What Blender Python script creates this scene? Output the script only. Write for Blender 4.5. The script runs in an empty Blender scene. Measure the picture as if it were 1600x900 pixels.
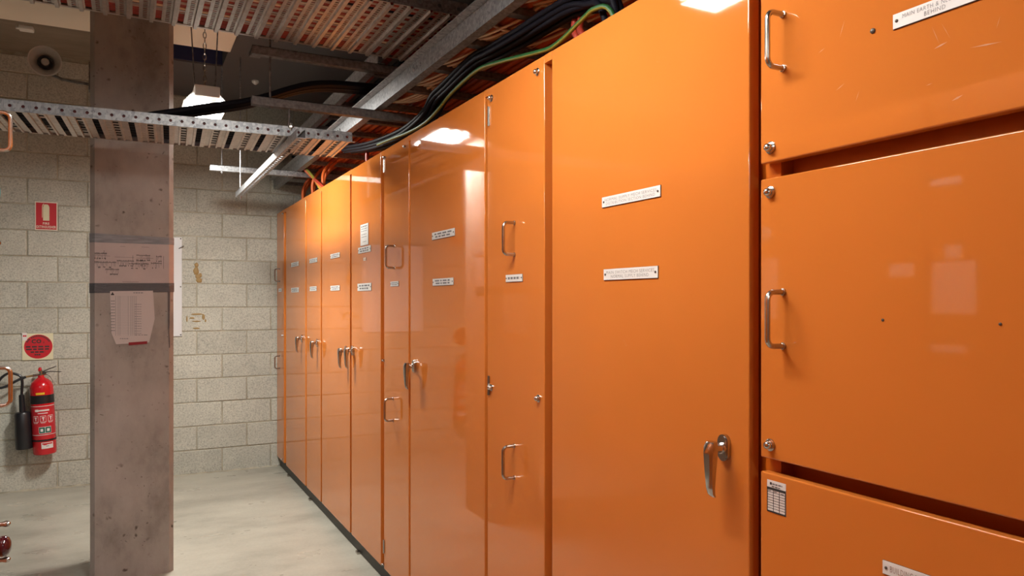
import bpy, bmesh, math, random
from mathutils import Vector, Matrix

C = bpy.context.scene
COL = C.collection
R = random.Random(7)

# ------------------------------------------------------------------ camera, world, exposure
F, XV, HOR = 1150.0, 203.0, 470.0            # focal length in px, vanishing point of the cabinet row, horizon row
TH = math.atan((800 - XV) / F)               # yaw of the lens to the right of the row
ST, CT = math.sin(TH), math.cos(TH)
H = 1.457                                    # lens height
cam = bpy.data.cameras.new('camera'); cam.sensor_width = 36; cam.lens = 36 * F / 1600
cam.shift_y = (HOR - 450) / 1600; cam.clip_start = 0.02
co = bpy.data.objects.new('camera', cam); COL.objects.link(co)
co.location = (0, 0, H); co.rotation_euler = (math.pi / 2, 0, -TH)
C.camera = co
w = bpy.data.worlds.new('world'); w.use_nodes = True; C.world = w
w.node_tree.nodes['Background'].inputs[0].default_value = (0.62, 0.66, 0.72, 1)
w.node_tree.nodes['Background'].inputs[1].default_value = 0.02
C.view_settings.view_transform = 'Standard'; C.view_settings.look = 'None'
C.view_settings.exposure = 0.0; C.view_settings.gamma = 1.0; C.view_settings.use_curve_mapping = False
LAMP_W = 34.0                                # watts of each fluorescent fitting

# survey helpers: where a sight line of the photograph meets a known plane of the room
def ray(px, py):
    t = (px - 800) / F
    return Vector((ST + t * CT, CT - t * ST, (HOR - py) / F))
def hitx(px, py, X):
    d = ray(px, py); k = X / d.x; return (k * d.y, H + k * d.z)          # (Y, Z)
def hity(px, py, Y):
    d = ray(px, py); k = Y / d.y; return (k * d.x, H + k * d.z)          # (X, Z)
def hitz(px, py, Z):
    d = ray(px, py); k = (Z - H) / d.z; return (k * d.x, k * d.y)        # (X, Y)

DX = 1.15        # plane of the cabinet doors
YW = 6.72        # face of the block wall
LX = -0.345      # plane of the opposite cabinets

# ------------------------------------------------------------------ materials
def mat(name, col, rough=.5, metal=0.0, spec=.5, coat=0.0, emit=None, es=0):
    m = bpy.data.materials.new(name); m.use_nodes = True
    b = m.node_tree.nodes['Principled BSDF']
    b.inputs['Base Color'].default_value = (*col, 1); b.inputs['Roughness'].default_value = rough
    b.inputs['Metallic'].default_value = metal; b.inputs['Specular IOR Level'].default_value = spec
    b.inputs['Coat Weight'].default_value = coat
    if emit: b.inputs['Emission Color'].default_value = (*emit, 1); b.inputs['Emission Strength'].default_value = es
    return m
def nd(m, t, **k):
    n = m.node_tree.nodes.new(t)
    for a, v in k.items():
        if hasattr(n, a) and a not in ('Scale', 'Detail'): setattr(n, a, v)
        else: n.inputs[a].default_value = v
    return n
def lk(m, a, b): m.node_tree.links.new(a, b)
def bsdf(m): return m.node_tree.nodes['Principled BSDF']
def coords(m, scale=(1, 1, 1), loc=(0, 0, 0), obj=False):
    tc = nd(m, 'ShaderNodeTexCoord'); mp = nd(m, 'ShaderNodeMapping')
    mp.inputs['Scale'].default_value = scale; mp.inputs['Location'].default_value = loc
    if obj: lk(m, tc.outputs['Object'], mp.inputs[0])
    else:
        g = nd(m, 'ShaderNodeNewGeometry'); lk(m, g.outputs['Position'], mp.inputs[0])
    return mp.outputs[0]
def noise(m, vec, scale, detail=4, rough=.6):
    n = nd(m, 'ShaderNodeTexNoise'); n.inputs['Scale'].default_value = scale
    n.inputs['Detail'].default_value = detail; n.inputs['Roughness'].default_value = rough
    lk(m, vec, n.inputs['Vector']); return n.outputs['Fac']
def ramp(m, fac, stops):
    r = nd(m, 'ShaderNodeValToRGB'); e = r.color_ramp.elements
    while len(e) < len(stops): e.new(.5)
    for el, (p, c) in zip(e, stops): el.position = p; el.color = (*c, 1) if len(c) == 3 else c
    lk(m, fac, r.inputs[0]); return r.outputs[0]
def mix(m, a, b, fac, blend='MIX'):
    n = nd(m, 'ShaderNodeMix', data_type='RGBA', blend_type=blend)
    for s, v in ((0, fac), (6, a), (7, b)):
        if hasattr(v, 'links') or isinstance(v, bpy.types.NodeSocket): lk(m, v, n.inputs[s])
        else: n.inputs[s].default_value = v if s == 0 else (*v, 1)
    return n.outputs[2]
def bump(m, fac, strength, dist):
    b = nd(m, 'ShaderNodeBump'); b.inputs['Strength'].default_value = strength; b.inputs['Distance'].default_value = dist
    lk(m, fac, b.inputs['Height']); lk(m, b.outputs[0], bsdf(m).inputs['Normal'])

def make_enamel(name, rough):
    m = mat(name, (.60, .18, .02), rough, 0, .62)
    v = coords(m)
    c = ramp(m, noise(m, v, 1.3, 3), [(.3, (.585, .176, .030)), (.7, (.62, .190, .034))])
    vs = coords(m, (1.2, 9, 9))                                       # rubbed patches and scuffs
    sc = ramp(m, noise(m, coords(m, (3, 7, 16)), 1.6, 5, .7), [(.70, (0, 0, 0)), (.80, (.16, .16, .16))])
    c2 = mix(m, c, (.62, .34, .2), sc)
    lk(m, c2, bsdf(m).inputs['Base Color'])
    r = ramp(m, noise(m, v, 3.5, 4), [(.3, (rough * .8,) * 3), (.75, (rough * 1.35,) * 3)])
    lk(m, r, bsdf(m).inputs['Roughness'])
    bump(m, noise(m, v, 2.2, 2), .012, .01)
    return m
ENAMEL = make_enamel('orange enamel', .04)
FRAME = mat('orange frame enamel', (.50, .12, .008), .3)
MATTE = mat('worn orange enamel', (.50, .13, .01), .42)

GALV = mat('galvanised steel', (.5, .51, .52), .42, .75)
_v = coords(GALV, obj=True)
_n = nd(GALV, 'ShaderNodeTexVoronoi'); _n.inputs['Scale'].default_value = 90; lk(GALV, _v, _n.inputs['Vector'])
lk(GALV, ramp(GALV, _n.outputs['Color'], [(.1, (.24, .25, .26)), (.9, (.46, .47, .48))]), bsdf(GALV).inputs['Base Color'])
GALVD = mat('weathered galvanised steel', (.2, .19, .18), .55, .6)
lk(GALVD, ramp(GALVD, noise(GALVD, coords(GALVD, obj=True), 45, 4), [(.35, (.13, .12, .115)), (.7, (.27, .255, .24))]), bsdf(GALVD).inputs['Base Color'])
TRAYM = mat('tray sheet steel', (.55, .52, .48), .38, .65)
lk(TRAYM, ramp(TRAYM, noise(TRAYM, coords(TRAYM, obj=True), 25, 4), [(.35, (.46, .43, .40)), (.7, (.64, .61, .57))]), bsdf(TRAYM).inputs['Base Color'])
CHROME = mat('chrome', (.52, .50, .48), .2, 1)
STEEL = mat('stainless bar', (.47, .44, .40), .26, 1)
DARKSTEEL = mat('dark screw', (.10, .09, .08), .45, .6)
BLACK = mat('black plinth paint', (.018, .017, .014), .5)
WHITE = mat('white paint', (.78, .77, .74), .35)
PLATE = mat('white engraved laminate', (.76, .76, .74), .35)
PLATEEDGE = mat('laminate core', (.03, .02, .02), .5)
INK = mat('engraved lettering', (.17, .175, .185), .6)
INKD = mat('dark print', (.03, .03, .03), .6)
INKR = mat('brown lettering', (.26, .13, .10), .6)
PAPER = mat('white paper', (.72, .70, .68), .6)
PAPERP = mat('aged plan paper', (.52, .42, .40), .42)
lk(PAPERP, ramp(PAPERP, noise(PAPERP, coords(PAPERP), 7, 4), [(.3, (.48, .385, .365)), (.7, (.56, .455, .43))]), bsdf(PAPERP).inputs['Base Color'])
PAPERS = mat('schedule paper', (.60, .53, .51), .5)
TAPE = mat('grey duct tape', (.17, .17, .185), .32)
lk(TAPE, ramp(TAPE, noise(TAPE, coords(TAPE, (4, 4, 30)), 3, 3), [(.3, (.20, .20, .215)), (.7, (.33, .33, .35))]), bsdf(TAPE).inputs['Base Color'])
bump(TAPE, noise(TAPE, coords(TAPE, (5, 5, 40)), 4, 3), .5, .01)
TAPED = mat('dark creased tape', (.12, .115, .125), .28)
bump(TAPED, noise(TAPED, coords(TAPED, (7, 7, 30)), 5, 4), .8, .01)
REDTAPE = mat('red tape', (.28, .008, .014), .4)
SIGNRED = mat('sign red', (.52, .012, .022), .45)
SIGNCREAM = mat('luminous cream', (.72, .68, .46), .5)
SIGNWHITE = mat('sign lettering cream', (.80, .72, .60), .5)
EXTRED = mat('extinguisher red', (.56, .008, .016), .22, 0, .5, .4)
LABELRED = mat('extinguisher label red', (.50, .02, .03), .35)
GREENPIC = mat('green pictogram', (.015, .12, .085), .4)
YELLOW = mat('yellow sticker', (.75, .48, .03), .45)
RUBBER = mat('black rubber', (.012, .012, .015), .35)
BRASS = mat('brass', (.6, .42, .2), .3, 1)
CYAN = mat('cyan lens', (.10, .55, .68), .25)
MAROON = mat('maroon knob', (.055, .004, .010), .12, 0, .5, .5)
HORN = mat('horn loudspeaker grey', (.62, .58, .52), .4)
HORND = mat('horn throat', (.16, .16, .165), .5)
BEIGEPANEL = mat('pale panel', (.88, .80, .66), .7)
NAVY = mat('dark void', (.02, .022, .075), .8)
FOAM = mat('dried glue', (.34, .22, .08), .6)
TUBE = mat('fluorescent tube', (1, 1, 1), .4, emit=(1, .98, .93), es=26)
REFL = mat('white reflector', (.85, .85, .83), .4)

def cable_mat(name, c, r=.42):
    return mat(name, c, r)
C_RED = cable_mat('red cable sheath', (.32, .030, .013))
C_ORANGE = cable_mat('orange cable sheath', (.66, .13, .025))
C_BLACK = mat('black cable sheath', (.006, .0055, .010), .55, 0, .14)
C_BEIGE = cable_mat('beige cable sheath', (.80, .62, .42))
C_PINK = cable_mat('faded white cable sheath', (.46, .34, .29))
C_RED_SHADED = cable_mat('shaded red cable sheath', (.11, .010, .008))  # red sheath darkened in its colour for the shade inside the tray
C_GREEN = cable_mat('green earth sheath', (.012, .085, .018), .5)
C_YELLOW = cable_mat('yellow earth sheath', (.22, .20, .025), .5)

# block wall
BLOCK = mat('concrete block', (.5, .48, .42), .85)
_oi = nd(BLOCK, 'ShaderNodeObjectInfo')
_v = coords(BLOCK)
_a = ramp(BLOCK, noise(BLOCK, _v, 85, 3, .7), [(.33, (.33, .335, .305)), (.5, (.50, .505, .455)), (.72, (.61, .615, .555))])
_b = ramp(BLOCK, noise(BLOCK, _v, 3.5, 4), [(.3, (.86, .85, .83)), (.7, (1.06, 1.05, 1.02))])
_c = mix(BLOCK, _a, _b, 1.0, 'MULTIPLY')
_d = ramp(BLOCK, _oi.outputs['Random'], [(0, (.90, .89, .87)), (1, (1.06, 1.05, 1.03))])
lk(BLOCK, mix(BLOCK, _c, _d, 1.0, 'MULTIPLY'), bsdf(BLOCK).inputs['Base Color'])
bump(BLOCK, noise(BLOCK, _v, 140, 3), .35, .004)
MORTAR = mat('mortar', (.40, .36, .27), .9)
lk(MORTAR, ramp(MORTAR, noise(MORTAR, coords(MORTAR), 9, 5), [(.3, (.28, .255, .19)), (.7, (.50, .46, .36))]), bsdf(MORTAR).inputs['Base Color'])
# floor
FLOOR = mat('trowelled concrete floor', (.5, .48, .42), .35)
_v = coords(FLOOR, (.75, 1.25, 1))
_a = ramp(FLOOR, noise(FLOOR, _v, 1.7, 6, .68), [(.30, (.29, .28, .235)), (.5, (.41, .40, .34)), (.72, (.50, .49, .415))])
_b = ramp(FLOOR, noise(FLOOR, coords(FLOOR), 60, 3), [(.3, (.93, .93, .92)), (.7, (1.04, 1.04, 1.03))])
lk(FLOOR, mix(FLOOR, _a, _b, 1.0, 'MULTIPLY'), bsdf(FLOOR).inputs['Base Color'])
lk(FLOOR, ramp(FLOOR, noise(FLOOR, _v, 4, 4), [(.3, (.24,) * 3), (.7, (.45,) * 3)]), bsdf(FLOOR).inputs['Roughness'])
# column
COLUMN = mat('cast concrete', (.3, .24, .21), .75)
_v = coords(COLUMN)
_a = ramp(COLUMN, noise(COLUMN, coords(COLUMN, (1, 1, .55)), 5, 6, .65), [(.30, (.24, .208, .185)), (.48, (.375, .33, .295)), (.70, (.45, .395, .358))])
_vo = nd(COLUMN, 'ShaderNodeTexVoronoi'); _vo.inputs['Scale'].default_value = 15; lk(COLUMN, _v, _vo.inputs['Vector'])
_p = ramp(COLUMN, _vo.outputs['Distance'], [(.07, (1, 1, 1)), (.17, (0, 0, 0))])
_q = ramp(COLUMN, noise(COLUMN, _v, 6, 2), [(.44, (0, 0, 0)), (.58, (1, 1, 1))])
_pq = mix(COLUMN, _p, _q, 1.0, 'MULTIPLY')
_w = nd(COLUMN, 'ShaderNodeTexNoise'); _w.inputs['Scale'].default_value = 18; lk(COLUMN, _v, _w.inputs['Vector'])
_wm = mix(COLUMN, _v, _w.outputs['Color'], .05)
lk(COLUMN, _wm, _vo.inputs['Vector'])
_v2 = nd(COLUMN, 'ShaderNodeTexVoronoi'); _v2.inputs['Scale'].default_value = 42; lk(COLUMN, _wm, _v2.inputs['Vector'])
_p2 = ramp(COLUMN, _v2.outputs['Distance'], [(.08, (.75, .75, .75)), (.20, (0, 0, 0))])
_q2 = ramp(COLUMN, noise(COLUMN, _v, 9, 2), [(.48, (0, 0, 0)), (.62, (1, 1, 1))])
_pq = mix(COLUMN, _pq, mix(COLUMN, _p2, _q2, 1.0, 'MULTIPLY'), 1.0, 'LIGHTEN')
_e = mix(COLUMN, _a, (.10, .075, .06), _pq)
_s = ramp(COLUMN, noise(COLUMN, coords(COLUMN, (9, 9, .5)), 1.0, 3), [(.66, (0, 0, 0)), (.76, (.45, .45, .45))])
lk(COLUMN, mix(COLUMN, _e, (.30, .17, .09), _s), bsdf(COLUMN).inputs['Base Color'])
bump(COLUMN, noise(COLUMN, _v, 40, 4), .3, .006)
# ceilings
CEIL = mat('unlit concrete soffit', (.105, .092, .09), .8)  # bare concrete, its lack of light put into the dark colour
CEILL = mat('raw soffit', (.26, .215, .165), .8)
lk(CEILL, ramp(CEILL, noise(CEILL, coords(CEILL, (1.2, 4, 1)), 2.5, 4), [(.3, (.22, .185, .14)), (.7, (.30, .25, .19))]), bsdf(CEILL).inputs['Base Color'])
WALLP = mat('plain wall', (.42, .40, .36), .8)

# ------------------------------------------------------------------ mesh builder
class MB:
    def __init__(s): s.v = []; s.f = []; s.m = []
    def add(s, vs, fs, mi=0):
        o = len(s.v); s.v += [Vector(p) for p in vs]
        for f in fs: s.f.append([i + o for i in f]); s.m.append(mi)
        return s
    def box(s, x0, x1, y0, y1, z0, z1, mi=0):
        x0, x1 = min(x0, x1), max(x0, x1); y0, y1 = min(y0, y1), max(y0, y1); z0, z1 = min(z0, z1), max(z0, z1)
        return s.add([(x0, y0, z0), (x1, y0, z0), (x1, y1, z0), (x0, y1, z0), (x0, y0, z1), (x1, y0, z1), (x1, y1, z1), (x0, y1, z1)],
                     [(0, 3, 2, 1), (4, 5, 6, 7), (0, 1, 5, 4), (1, 2, 6, 5), (2, 3, 7, 6), (3, 0, 4, 7)], mi)
    def bbox(s, x0, x1, y0, y1, z0, z1, c, seg=2, mi=0):
        s.bb = True
        bm = bmesh.new(); bmesh.ops.create_cube(bm, size=1)
        for v in bm.verts: v.co = Vector(((x0 + x1) / 2 + v.co.x * abs(x1 - x0), (y0 + y1) / 2 + v.co.y * abs(y1 - y0), (z0 + z1) / 2 + v.co.z * abs(z1 - z0)))
        bmesh.ops.bevel(bm, geom=list(bm.edges), offset=c, segments=seg, affect='EDGES', profile=.5)
        bm.verts.index_update()
        s.add([v.co.copy() for v in bm.verts], [[v.index for v in f.verts] for f in bm.faces], mi); bm.free(); return s
    def tube(s, pts, r, n=6, mi=0, cap=True):
        pts = [Vector(p) for p in pts]; k = len(pts); rs = r if isinstance(r, (list, tuple)) else [r] * k
        o = len(s.v); up = None
        for i, p in enumerate(pts):
            t = (pts[min(i + 1, k - 1)] - pts[max(i - 1, 0)]).normalized()
            if up is None:
                up = Vector((0, 0, 1)) if abs(t.z) < .9 else Vector((1, 0, 0))
            up = (up - t * up.dot(t)).normalized(); sd = t.cross(up)
            for j in range(n):
                a = 2 * math.pi * j / n; s.v.append(p + (up * math.cos(a) + sd * math.sin(a)) * rs[i])
        for i in range(k - 1):
            for j in range(n):
                a, b = o + i * n + j, o + i * n + (j + 1) % n
                s.f.append([a, b, b + n, a + n]); s.m.append(mi)
        if cap:
            s.f.append([o + j for j in range(n)][::-1]); s.m.append(mi)
            s.f.append([o + (k - 1) * n + j for j in range(n)]); s.m.append(mi)
        return s
    def cyl(s, a, b, r, n=12, mi=0): return s.tube([a, b], r, n, mi)
    def lathe(s, prof, origin, axis, n=16, mi=0):
        ax = Vector(axis).normalized(); u = ax.orthogonal().normalized(); w_ = ax.cross(u); o = len(s.v); og = Vector(origin)
        for (d, r) in prof:
            for j in range(n):
                a = 2 * math.pi * j / n; s.v.append(og + ax * d + (u * math.cos(a) + w_ * math.sin(a)) * r)
        for i in range(len(prof) - 1):
            for j in range(n):
                a, b = o + i * n + j, o + i * n + (j + 1) % n
                s.f.append([a, b, b + n, a + n]); s.m.append(mi)
        s.f.append([o + j for j in range(n)][::-1]); s.m.append(mi)
        s.f.append([o + (len(prof) - 1) * n + j for j in range(n)]); s.m.append(mi)
        return s
    def extrude(s, poly, fn, a, b, mi=0):            # poly: 2-D outline, fn(u, v, w) -> point
        n = len(poly); vs = [fn(u, v, a) for u, v in poly] + [fn(u, v, b) for u, v in poly]
        fs = [list(range(n))[::-1], [n + i for i in range(n)]] + [[i, (i + 1) % n, n + (i + 1) % n, n + i] for i in range(n)]
        return s.add(vs, fs, mi)
    def build(s, name, mats, parent=None, angle=35, loc=None):
        if not isinstance(mats, (list, tuple)): mats = [mats]
        off = Vector((0, 0, 0))
        q = parent
        while q: off += q.location; q = q.parent
        l = Vector(loc) if loc is not None else Vector((0, 0, 0))
        me = bpy.data.meshes.new(name); me.from_pydata([p - off - l for p in s.v], [], s.f)
        for mm in mats: me.materials.append(mm)
        bm = bmesh.new(); bm.from_mesh(me)
        for f, mi in zip(bm.faces, s.m): f.material_index = mi
        bmesh.ops.recalc_face_normals(bm, faces=bm.faces[:]) if getattr(s, 'fix', True) else None
        bm.to_mesh(me); bm.free()
        flat = getattr(s, 'bb', False)             # the big faces of a bevelled box stay exactly flat
        me.set_sharp_from_angle(angle=math.radians(angle))
        me.polygons.foreach_set('use_smooth', [not (flat and max(abs(c) for c in p.normal) > .9999) for p in me.polygons]); me.update()
        o = bpy.data.objects.new(name, me); COL.objects.link(o); o.parent = parent; o.location = l
        return o

def tag(o, label=None, cat=None, group=None, kind=None):
    for k, v in (('label', label), ('category', cat), ('group', group), ('kind', kind)):
        if v: o[k] = v
    return o
def thing(name, label, cat, loc, group=None):
    o = bpy.data.objects.new(name, None); COL.objects.link(o); o.location = loc; o.empty_display_size = .1
    return tag(o, label, cat, group)
def inst(name, me, loc, parent=None, rot=None):      # another object on shared mesh data
    o = bpy.data.objects.new(name, me); COL.objects.link(o)
    off = Vector((0, 0, 0)); q = parent
    while q: off += q.location; q = q.parent
    o.parent = parent; o.location = Vector(loc) - off
    if rot: o.rotation_euler = rot
    return o
def meshof(mb, name, mats):                          # a mesh kept in local coordinates for inst()
    o = mb.build(name, mats); me = o.data; bpy.data.objects.remove(o); return me
def smooth_path(pts, k=6):
    P = [Vector(p) for p in pts]; P = [P[0] * 2 - P[1]] + P + [P[-1] * 2 - P[-2]]; out = []
    for i in range(1, len(P) - 2):
        a, b, c, d = P[i - 1:i + 3]
        for j in range(k):
            t = j / k
            out.append(.5 * ((2 * b) + (c - a) * t + (2 * a - 5 * b + 4 * c - d) * t * t + (3 * b - a - 3 * c + d) * t ** 3))
    out.append(P[-2]); return out

_txt = {}
def text_mesh(s, thick=0.0):
    key = (s, thick)
    if key not in _txt:
        cu = bpy.data.curves.new('t', 'FONT'); cu.body = s; cu.offset = thick; cu.resolution_u = 2
        cu.space_character = 1.12
        o = bpy.data.objects.new('t', cu); COL.objects.link(o)
        dg = bpy.context.evaluated_depsgraph_get(); dg.update()
        me = o.evaluated_get(dg).to_mesh()
        vs = [tuple(v.co[:2]) for v in me.vertices]; fs = [list(p.vertices) for p in me.polygons]
        o.evaluated_get(dg).to_mesh_clear(); bpy.data.objects.remove(o); bpy.data.curves.remove(cu)
        xs = [v[0] for v in vs]; ys = [v[1] for v in vs]
        x0, x1, y0, y1 = min(xs), max(xs), min(ys), max(ys)
        _txt[key] = ([((x - x0) / (x1 - x0), (y - y0) / (y1 - y0)) for x, y in vs], fs)
    return _txt[key]
def put_text(mb, s, fn, u0, u1, v0, v1, mi, thick=0.0):   # fn(u, v) -> point on the surface
    vs, fs = text_mesh(s, thick)
    mb.add([fn(u0 + (u1 - u0) * x, v0 + (v1 - v0) * y) for x, y in vs], fs, mi)
def dashes(mb, fn, u0, u1, v0, v1, mi, rnd, mn=.10, mx=.3):  # lettering too small to read: word-long strokes
    u = u0
    while u < u1 - 1e-6:
        l = min(rnd.uniform(mn, mx) * (u1 - u0), u1 - u)
        mb.add([fn(u, v0), fn(u + l, v0), fn(u + l, v1), fn(u, v1)], [(0, 1, 2, 3)], mi)
        u += l + .06 * (u1 - u0)
def quad(mb, fn, u0, u1, v0, v1, mi): mb.add([fn(u0, v0), fn(u1, v0), fn(u1, v1), fn(u0, v1)], [(0, 1, 2, 3)], mi)

# ------------------------------------------------------------------ structure
b = MB(); b.box(-4.6, 2.4, -3.4, 6.9, -.12, 0); tag(b.build('floor', FLOOR), kind='structure')
# ceiling: lower dark soffit on the right with an opening, higher raw soffit on the left
CZ, CZL = 3.17, 3.36
ox0, ox1, oy0, oy1 = -.05, .60, 4.95, 5.76
b = MB()
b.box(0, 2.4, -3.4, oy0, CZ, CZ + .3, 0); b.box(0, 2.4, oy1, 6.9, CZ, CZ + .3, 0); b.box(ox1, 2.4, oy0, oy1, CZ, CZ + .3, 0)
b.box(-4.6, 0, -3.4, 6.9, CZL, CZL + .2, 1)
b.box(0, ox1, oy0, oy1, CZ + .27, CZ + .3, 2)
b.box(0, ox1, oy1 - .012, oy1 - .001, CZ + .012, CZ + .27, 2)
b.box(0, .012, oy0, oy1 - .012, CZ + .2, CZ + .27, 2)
tag(b.build('ceiling', [CEIL, CEILL, NAVY]), kind='structure')
b = MB(); b.box(2.4, 2.5, -3.4, 6.9, 0, 3.5); tag(b.build('wall_right', WALLP), kind='structure')
b = MB(); b.box(-4.7, -4.6, -3.4, 6.9, 0, 3.5); tag(b.build('wall_left', WALLP), kind='structure')
b = MB(); b.box(-4.6, 2.4, -3.5, -3.4, 0, 3.5); tag(b.build('wall_front', WALLP), kind='structure')
b = MB(); b.box(-4.7, 2.5, YW + .0055, YW + .2, 0, 3.5)
wall = tag(b.build('wall_back', MORTAR), kind='structure')
BH, BL, J = .2, .4, .009
def block_mesh(wd, ht, k):
    rr = random.Random(k); m_ = MB(); c = .004
    m_.bbox(-wd / 2, wd / 2, 0, .09, -ht / 2, ht / 2, c, 1)
    for v in m_.v:
        if v.y < .01: v.y += rr.uniform(-.0012, .0012)
        v.x += rr.uniform(-.0012, .0012); v.z += rr.uniform(-.0012, .0012)
    return meshof(m_, 'concrete_block', BLOCK)
full = [block_mesh(BL - J, BH - J, 10 + i) for i in range(6)]
cache = {}
XJ = hity(307.6, 320, YW)[0]          # a perpend of the twelfth course
for k in range(17):
    z0 = k * BH; ht = BH
    if k == 16: ht = .135
    sh = XJ + (0 if k % 2 == 1 else .2)
    n0 = math.floor((-2.0 - sh) / BL)
    for i in range(n0, n0 + 11):
        x0 = sh + i * BL; x1 = x0 + BL
        if x1 > 2.0: continue
        zt = ht
        if x0 > -.3 and k >= 15:
            if k == 16: continue
            zt = CZ - .004 - z0
        me = R.choice(full)
        if zt != BH:
            if zt not in cache: cache[zt] = block_mesh(BL - J, zt - J, 31)
            me = cache[zt]
        inst('concrete_block', me, ((x0 + x1) / 2, YW + R.uniform(-.0015, .0015), z0 + zt / 2), wall)
# dried glue on the wall
def glue(parts, seed):
    rr = random.Random(seed); m_ = MB()
    for (px, py, rx, rz) in parts:
        x, z = hity(px, py, YW); n = 12
        ring = [(x + math.cos(2 * math.pi * j / n) * rx * rr.uniform(.85, 1.15), z + math.sin(2 * math.pi * j / n) * rz * rr.uniform(.85, 1.15)) for j in range(n)]
        vs = [(a, YW - .0005, c_) for a, c_ in ring] + [(x + (a - x) * .7, YW - .006, z + (c_ - z) * .7) for a, c_ in ring] + [(x, YW - .007, z)]
        fs = [[j, (j + 1) % n, n + (j + 1) % n, n + j] for j in range(n)] + [[n + j, n + (j + 1) % n, 2 * n] for j in range(n)]
        m_.add(vs, fs)
    o = m_.build('dried_glue', FOAM, wall); o['label'] = 'brown dried glue smear on the blocks'
glue([(307, 414, .016, .02), (306.5, 423, .022, .035), (309, 432, .02, .02), (311, 438, .024, .022), (313, 430, .012, .02)], 1)
glue([(308, 491, .05, .008), (318, 495, .012, .025), (300, 497, .02, .008), (307, 502, .035, .006), (321, 501, .008, .014), (307, 513, .03, .008), (292, 498, .006, .03)], 2)
# uneven mortar fillet where the wall meets the floor
b = MB(); rr = random.Random(5); n = 60; xs = [-1.6 + 2.75 * i / n for i in range(n + 1)]
top = [rr.uniform(.004, .02) for _ in xs]; dep = [rr.uniform(.004, .025) for _ in xs]
for i in range(n):
    b.add([(xs[i], YW + .004, top[i]), (xs[i + 1], YW + .004, top[i + 1]), (xs[i + 1], YW - dep[i + 1], 0.0005), (xs[i], YW - dep[i], 0.0005)], [(0, 1, 2, 3)])
o = b.build('mortar_fillet', MORTAR, wall)

# ------------------------------------------------------------------ light fittings
def lamp(label, x, y0, y1, z, ceil, k=1.0):
    t = thing('fluorescent_light', label, 'light', (x, y0, z), 'hanging fluorescent lights along the aisle')
    m_ = MB(); m_.bbox(x - .066, x + .066, y0, y1, z, z + .062, .004, 1); m_.build('housing', WHITE, t)
    m_ = MB()
    for s_ in (-1, 1):
        m_.extrude([(.064, .03), (.068, .034), (.118, -.020), (.114, -.024)], lambda u, v, w_, s_=s_: (x + s_ * u, w_, z + v), y0 + .05, y1 - .05)
    m_.build('reflector', REFL, t)
    for s_ in (-1, 0, 1):
        m_ = MB(); m_.cyl((x + s_ * .075, y0 + .04, z - .014 - (.012 if s_ == 0 else 0)), (x + s_ * .075, y1 - .04, z - .014 - (.012 if s_ == 0 else 0)), .013, 10)
        m_.build('tube', TUBE, t)
    for yy in (y0 + .06, y1 - .06): m_ = MB(); m_.box(x - .095, x + .095, yy - .01, yy + .01, z - .018, z); m_.build('lamp_holder', WHITE, t)
    for (dx, dy) in ((-.08, .12), (.06, .02)):
        m_ = MB(); m_.cyl((x + dx * .7, y0 + dy, z + .06), (x + dx, y0 + dy, ceil), .0035, 6); m_.build('suspension_rod', GALVD, t)
    m_ = MB(); zz = z + .06; i = 0
    while zz < ceil - .02:
        ring = []
        for j in range(9):
            a = 2 * math.pi * j / 8
            ring.append((x - .01 + (.008 * math.cos(a) if i % 2 else 0), y0 + .05 + (0 if i % 2 else .008 * math.cos(a)), zz + .019 + .019 * math.sin(a)))
        m_.tube(ring, .0028, 5); zz += .031; i += 1
    m_.build('chain', STEEL, t)
    L = bpy.data.lights.new('fluorescent_glow', 'AREA'); L.shape = 'RECTANGLE'; L.size = .17; L.size_y = (y1 - y0) - .1
    L.energy = LAMP_W * k; L.color = (1, .965, .90)
    lo = bpy.data.objects.new('fluorescent_glow', L); COL.objects.link(lo); lo.parent = t
    lo.location = (0, (y1 - y0) / 2, -.045)
    return t
lamp('white fluorescent light hanging from a chain beside the concrete column, lit', .385, 4.44, 5.08, 2.60, 3.0995, 1.95)
lamp('white fluorescent light above the wide cabinet door near the camera, lit', .37, 1.02, 2.22, 2.62, CZ, .8)
lamp('white fluorescent light added for fill behind the camera, unseen, lit', .37, -2.3, -1.1, 2.62, CZ, .4)  # added fitting out of view, gives general fill
lamp('white fluorescent light added to brighten the left wall, unseen, lit', -1.9, .2, 1.4, 2.75, CZL, .9)  # unseen fitting added to light the left part of the block wall

# ------------------------------------------------------------------ cabinets
ZB, ZD, ZT = .09, 2.225, 2.225       # door bottom, door top, cabinet top
TD = .029                              # door thickness

def bend(w2, p, r, n=5):               # handle path in (x outwards, z)
    pts = [(0, w2)]
    for i in range(n + 1):
        a = math.pi / 2 * i / n; pts.append((p - r + r * math.sin(a), w2 - r + r * math.cos(a)))
    return pts + [(x, -z) for x, z in pts[::-1]]
def handle_mesh(h, p, r):
    m_ = MB(); path = bend(h / 2 - r, p, .016)
    m_.tube([(-x, 0, z) for x, z in path], r, 10)
    for s_ in (1, -1): m_.lathe([(0, r * 1.35), (.003, r * 1.35), (.004, r)], (0, 0, s_ * (h / 2 - r)), (-1, 0, 0), 10)
    return meshof(m_, 'handle', STEEL)
HANDLE = handle_mesh(.118, .043, .0055)
m_ = MB(); m_.lathe([(0, .0125), (.0025, .0125), (.004, .010), (.0045, .008), (.009, .0085), (.013, .007), (.0155, .0035), (.016, .001)], (0, 0, 0), (-1, 0, 0), 14)
KNOB = meshof(m_, 'fastener', CHROME)
m_ = MB(); m_.lathe([(0, .008), (.002, .008), (.003, .006), (.010, .0062), (.013, .005), (.014, .001)], (0, 0, 0), (-1, 0, 0), 10)
KNOBS = meshof(m_, 'fastener', CHROME)
m_ = MB(); m_.lathe([(0, .005), (.002, .0045), (.0035, .002)], (0, 0, 0), (-1, 0, 0), 10)
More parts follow.
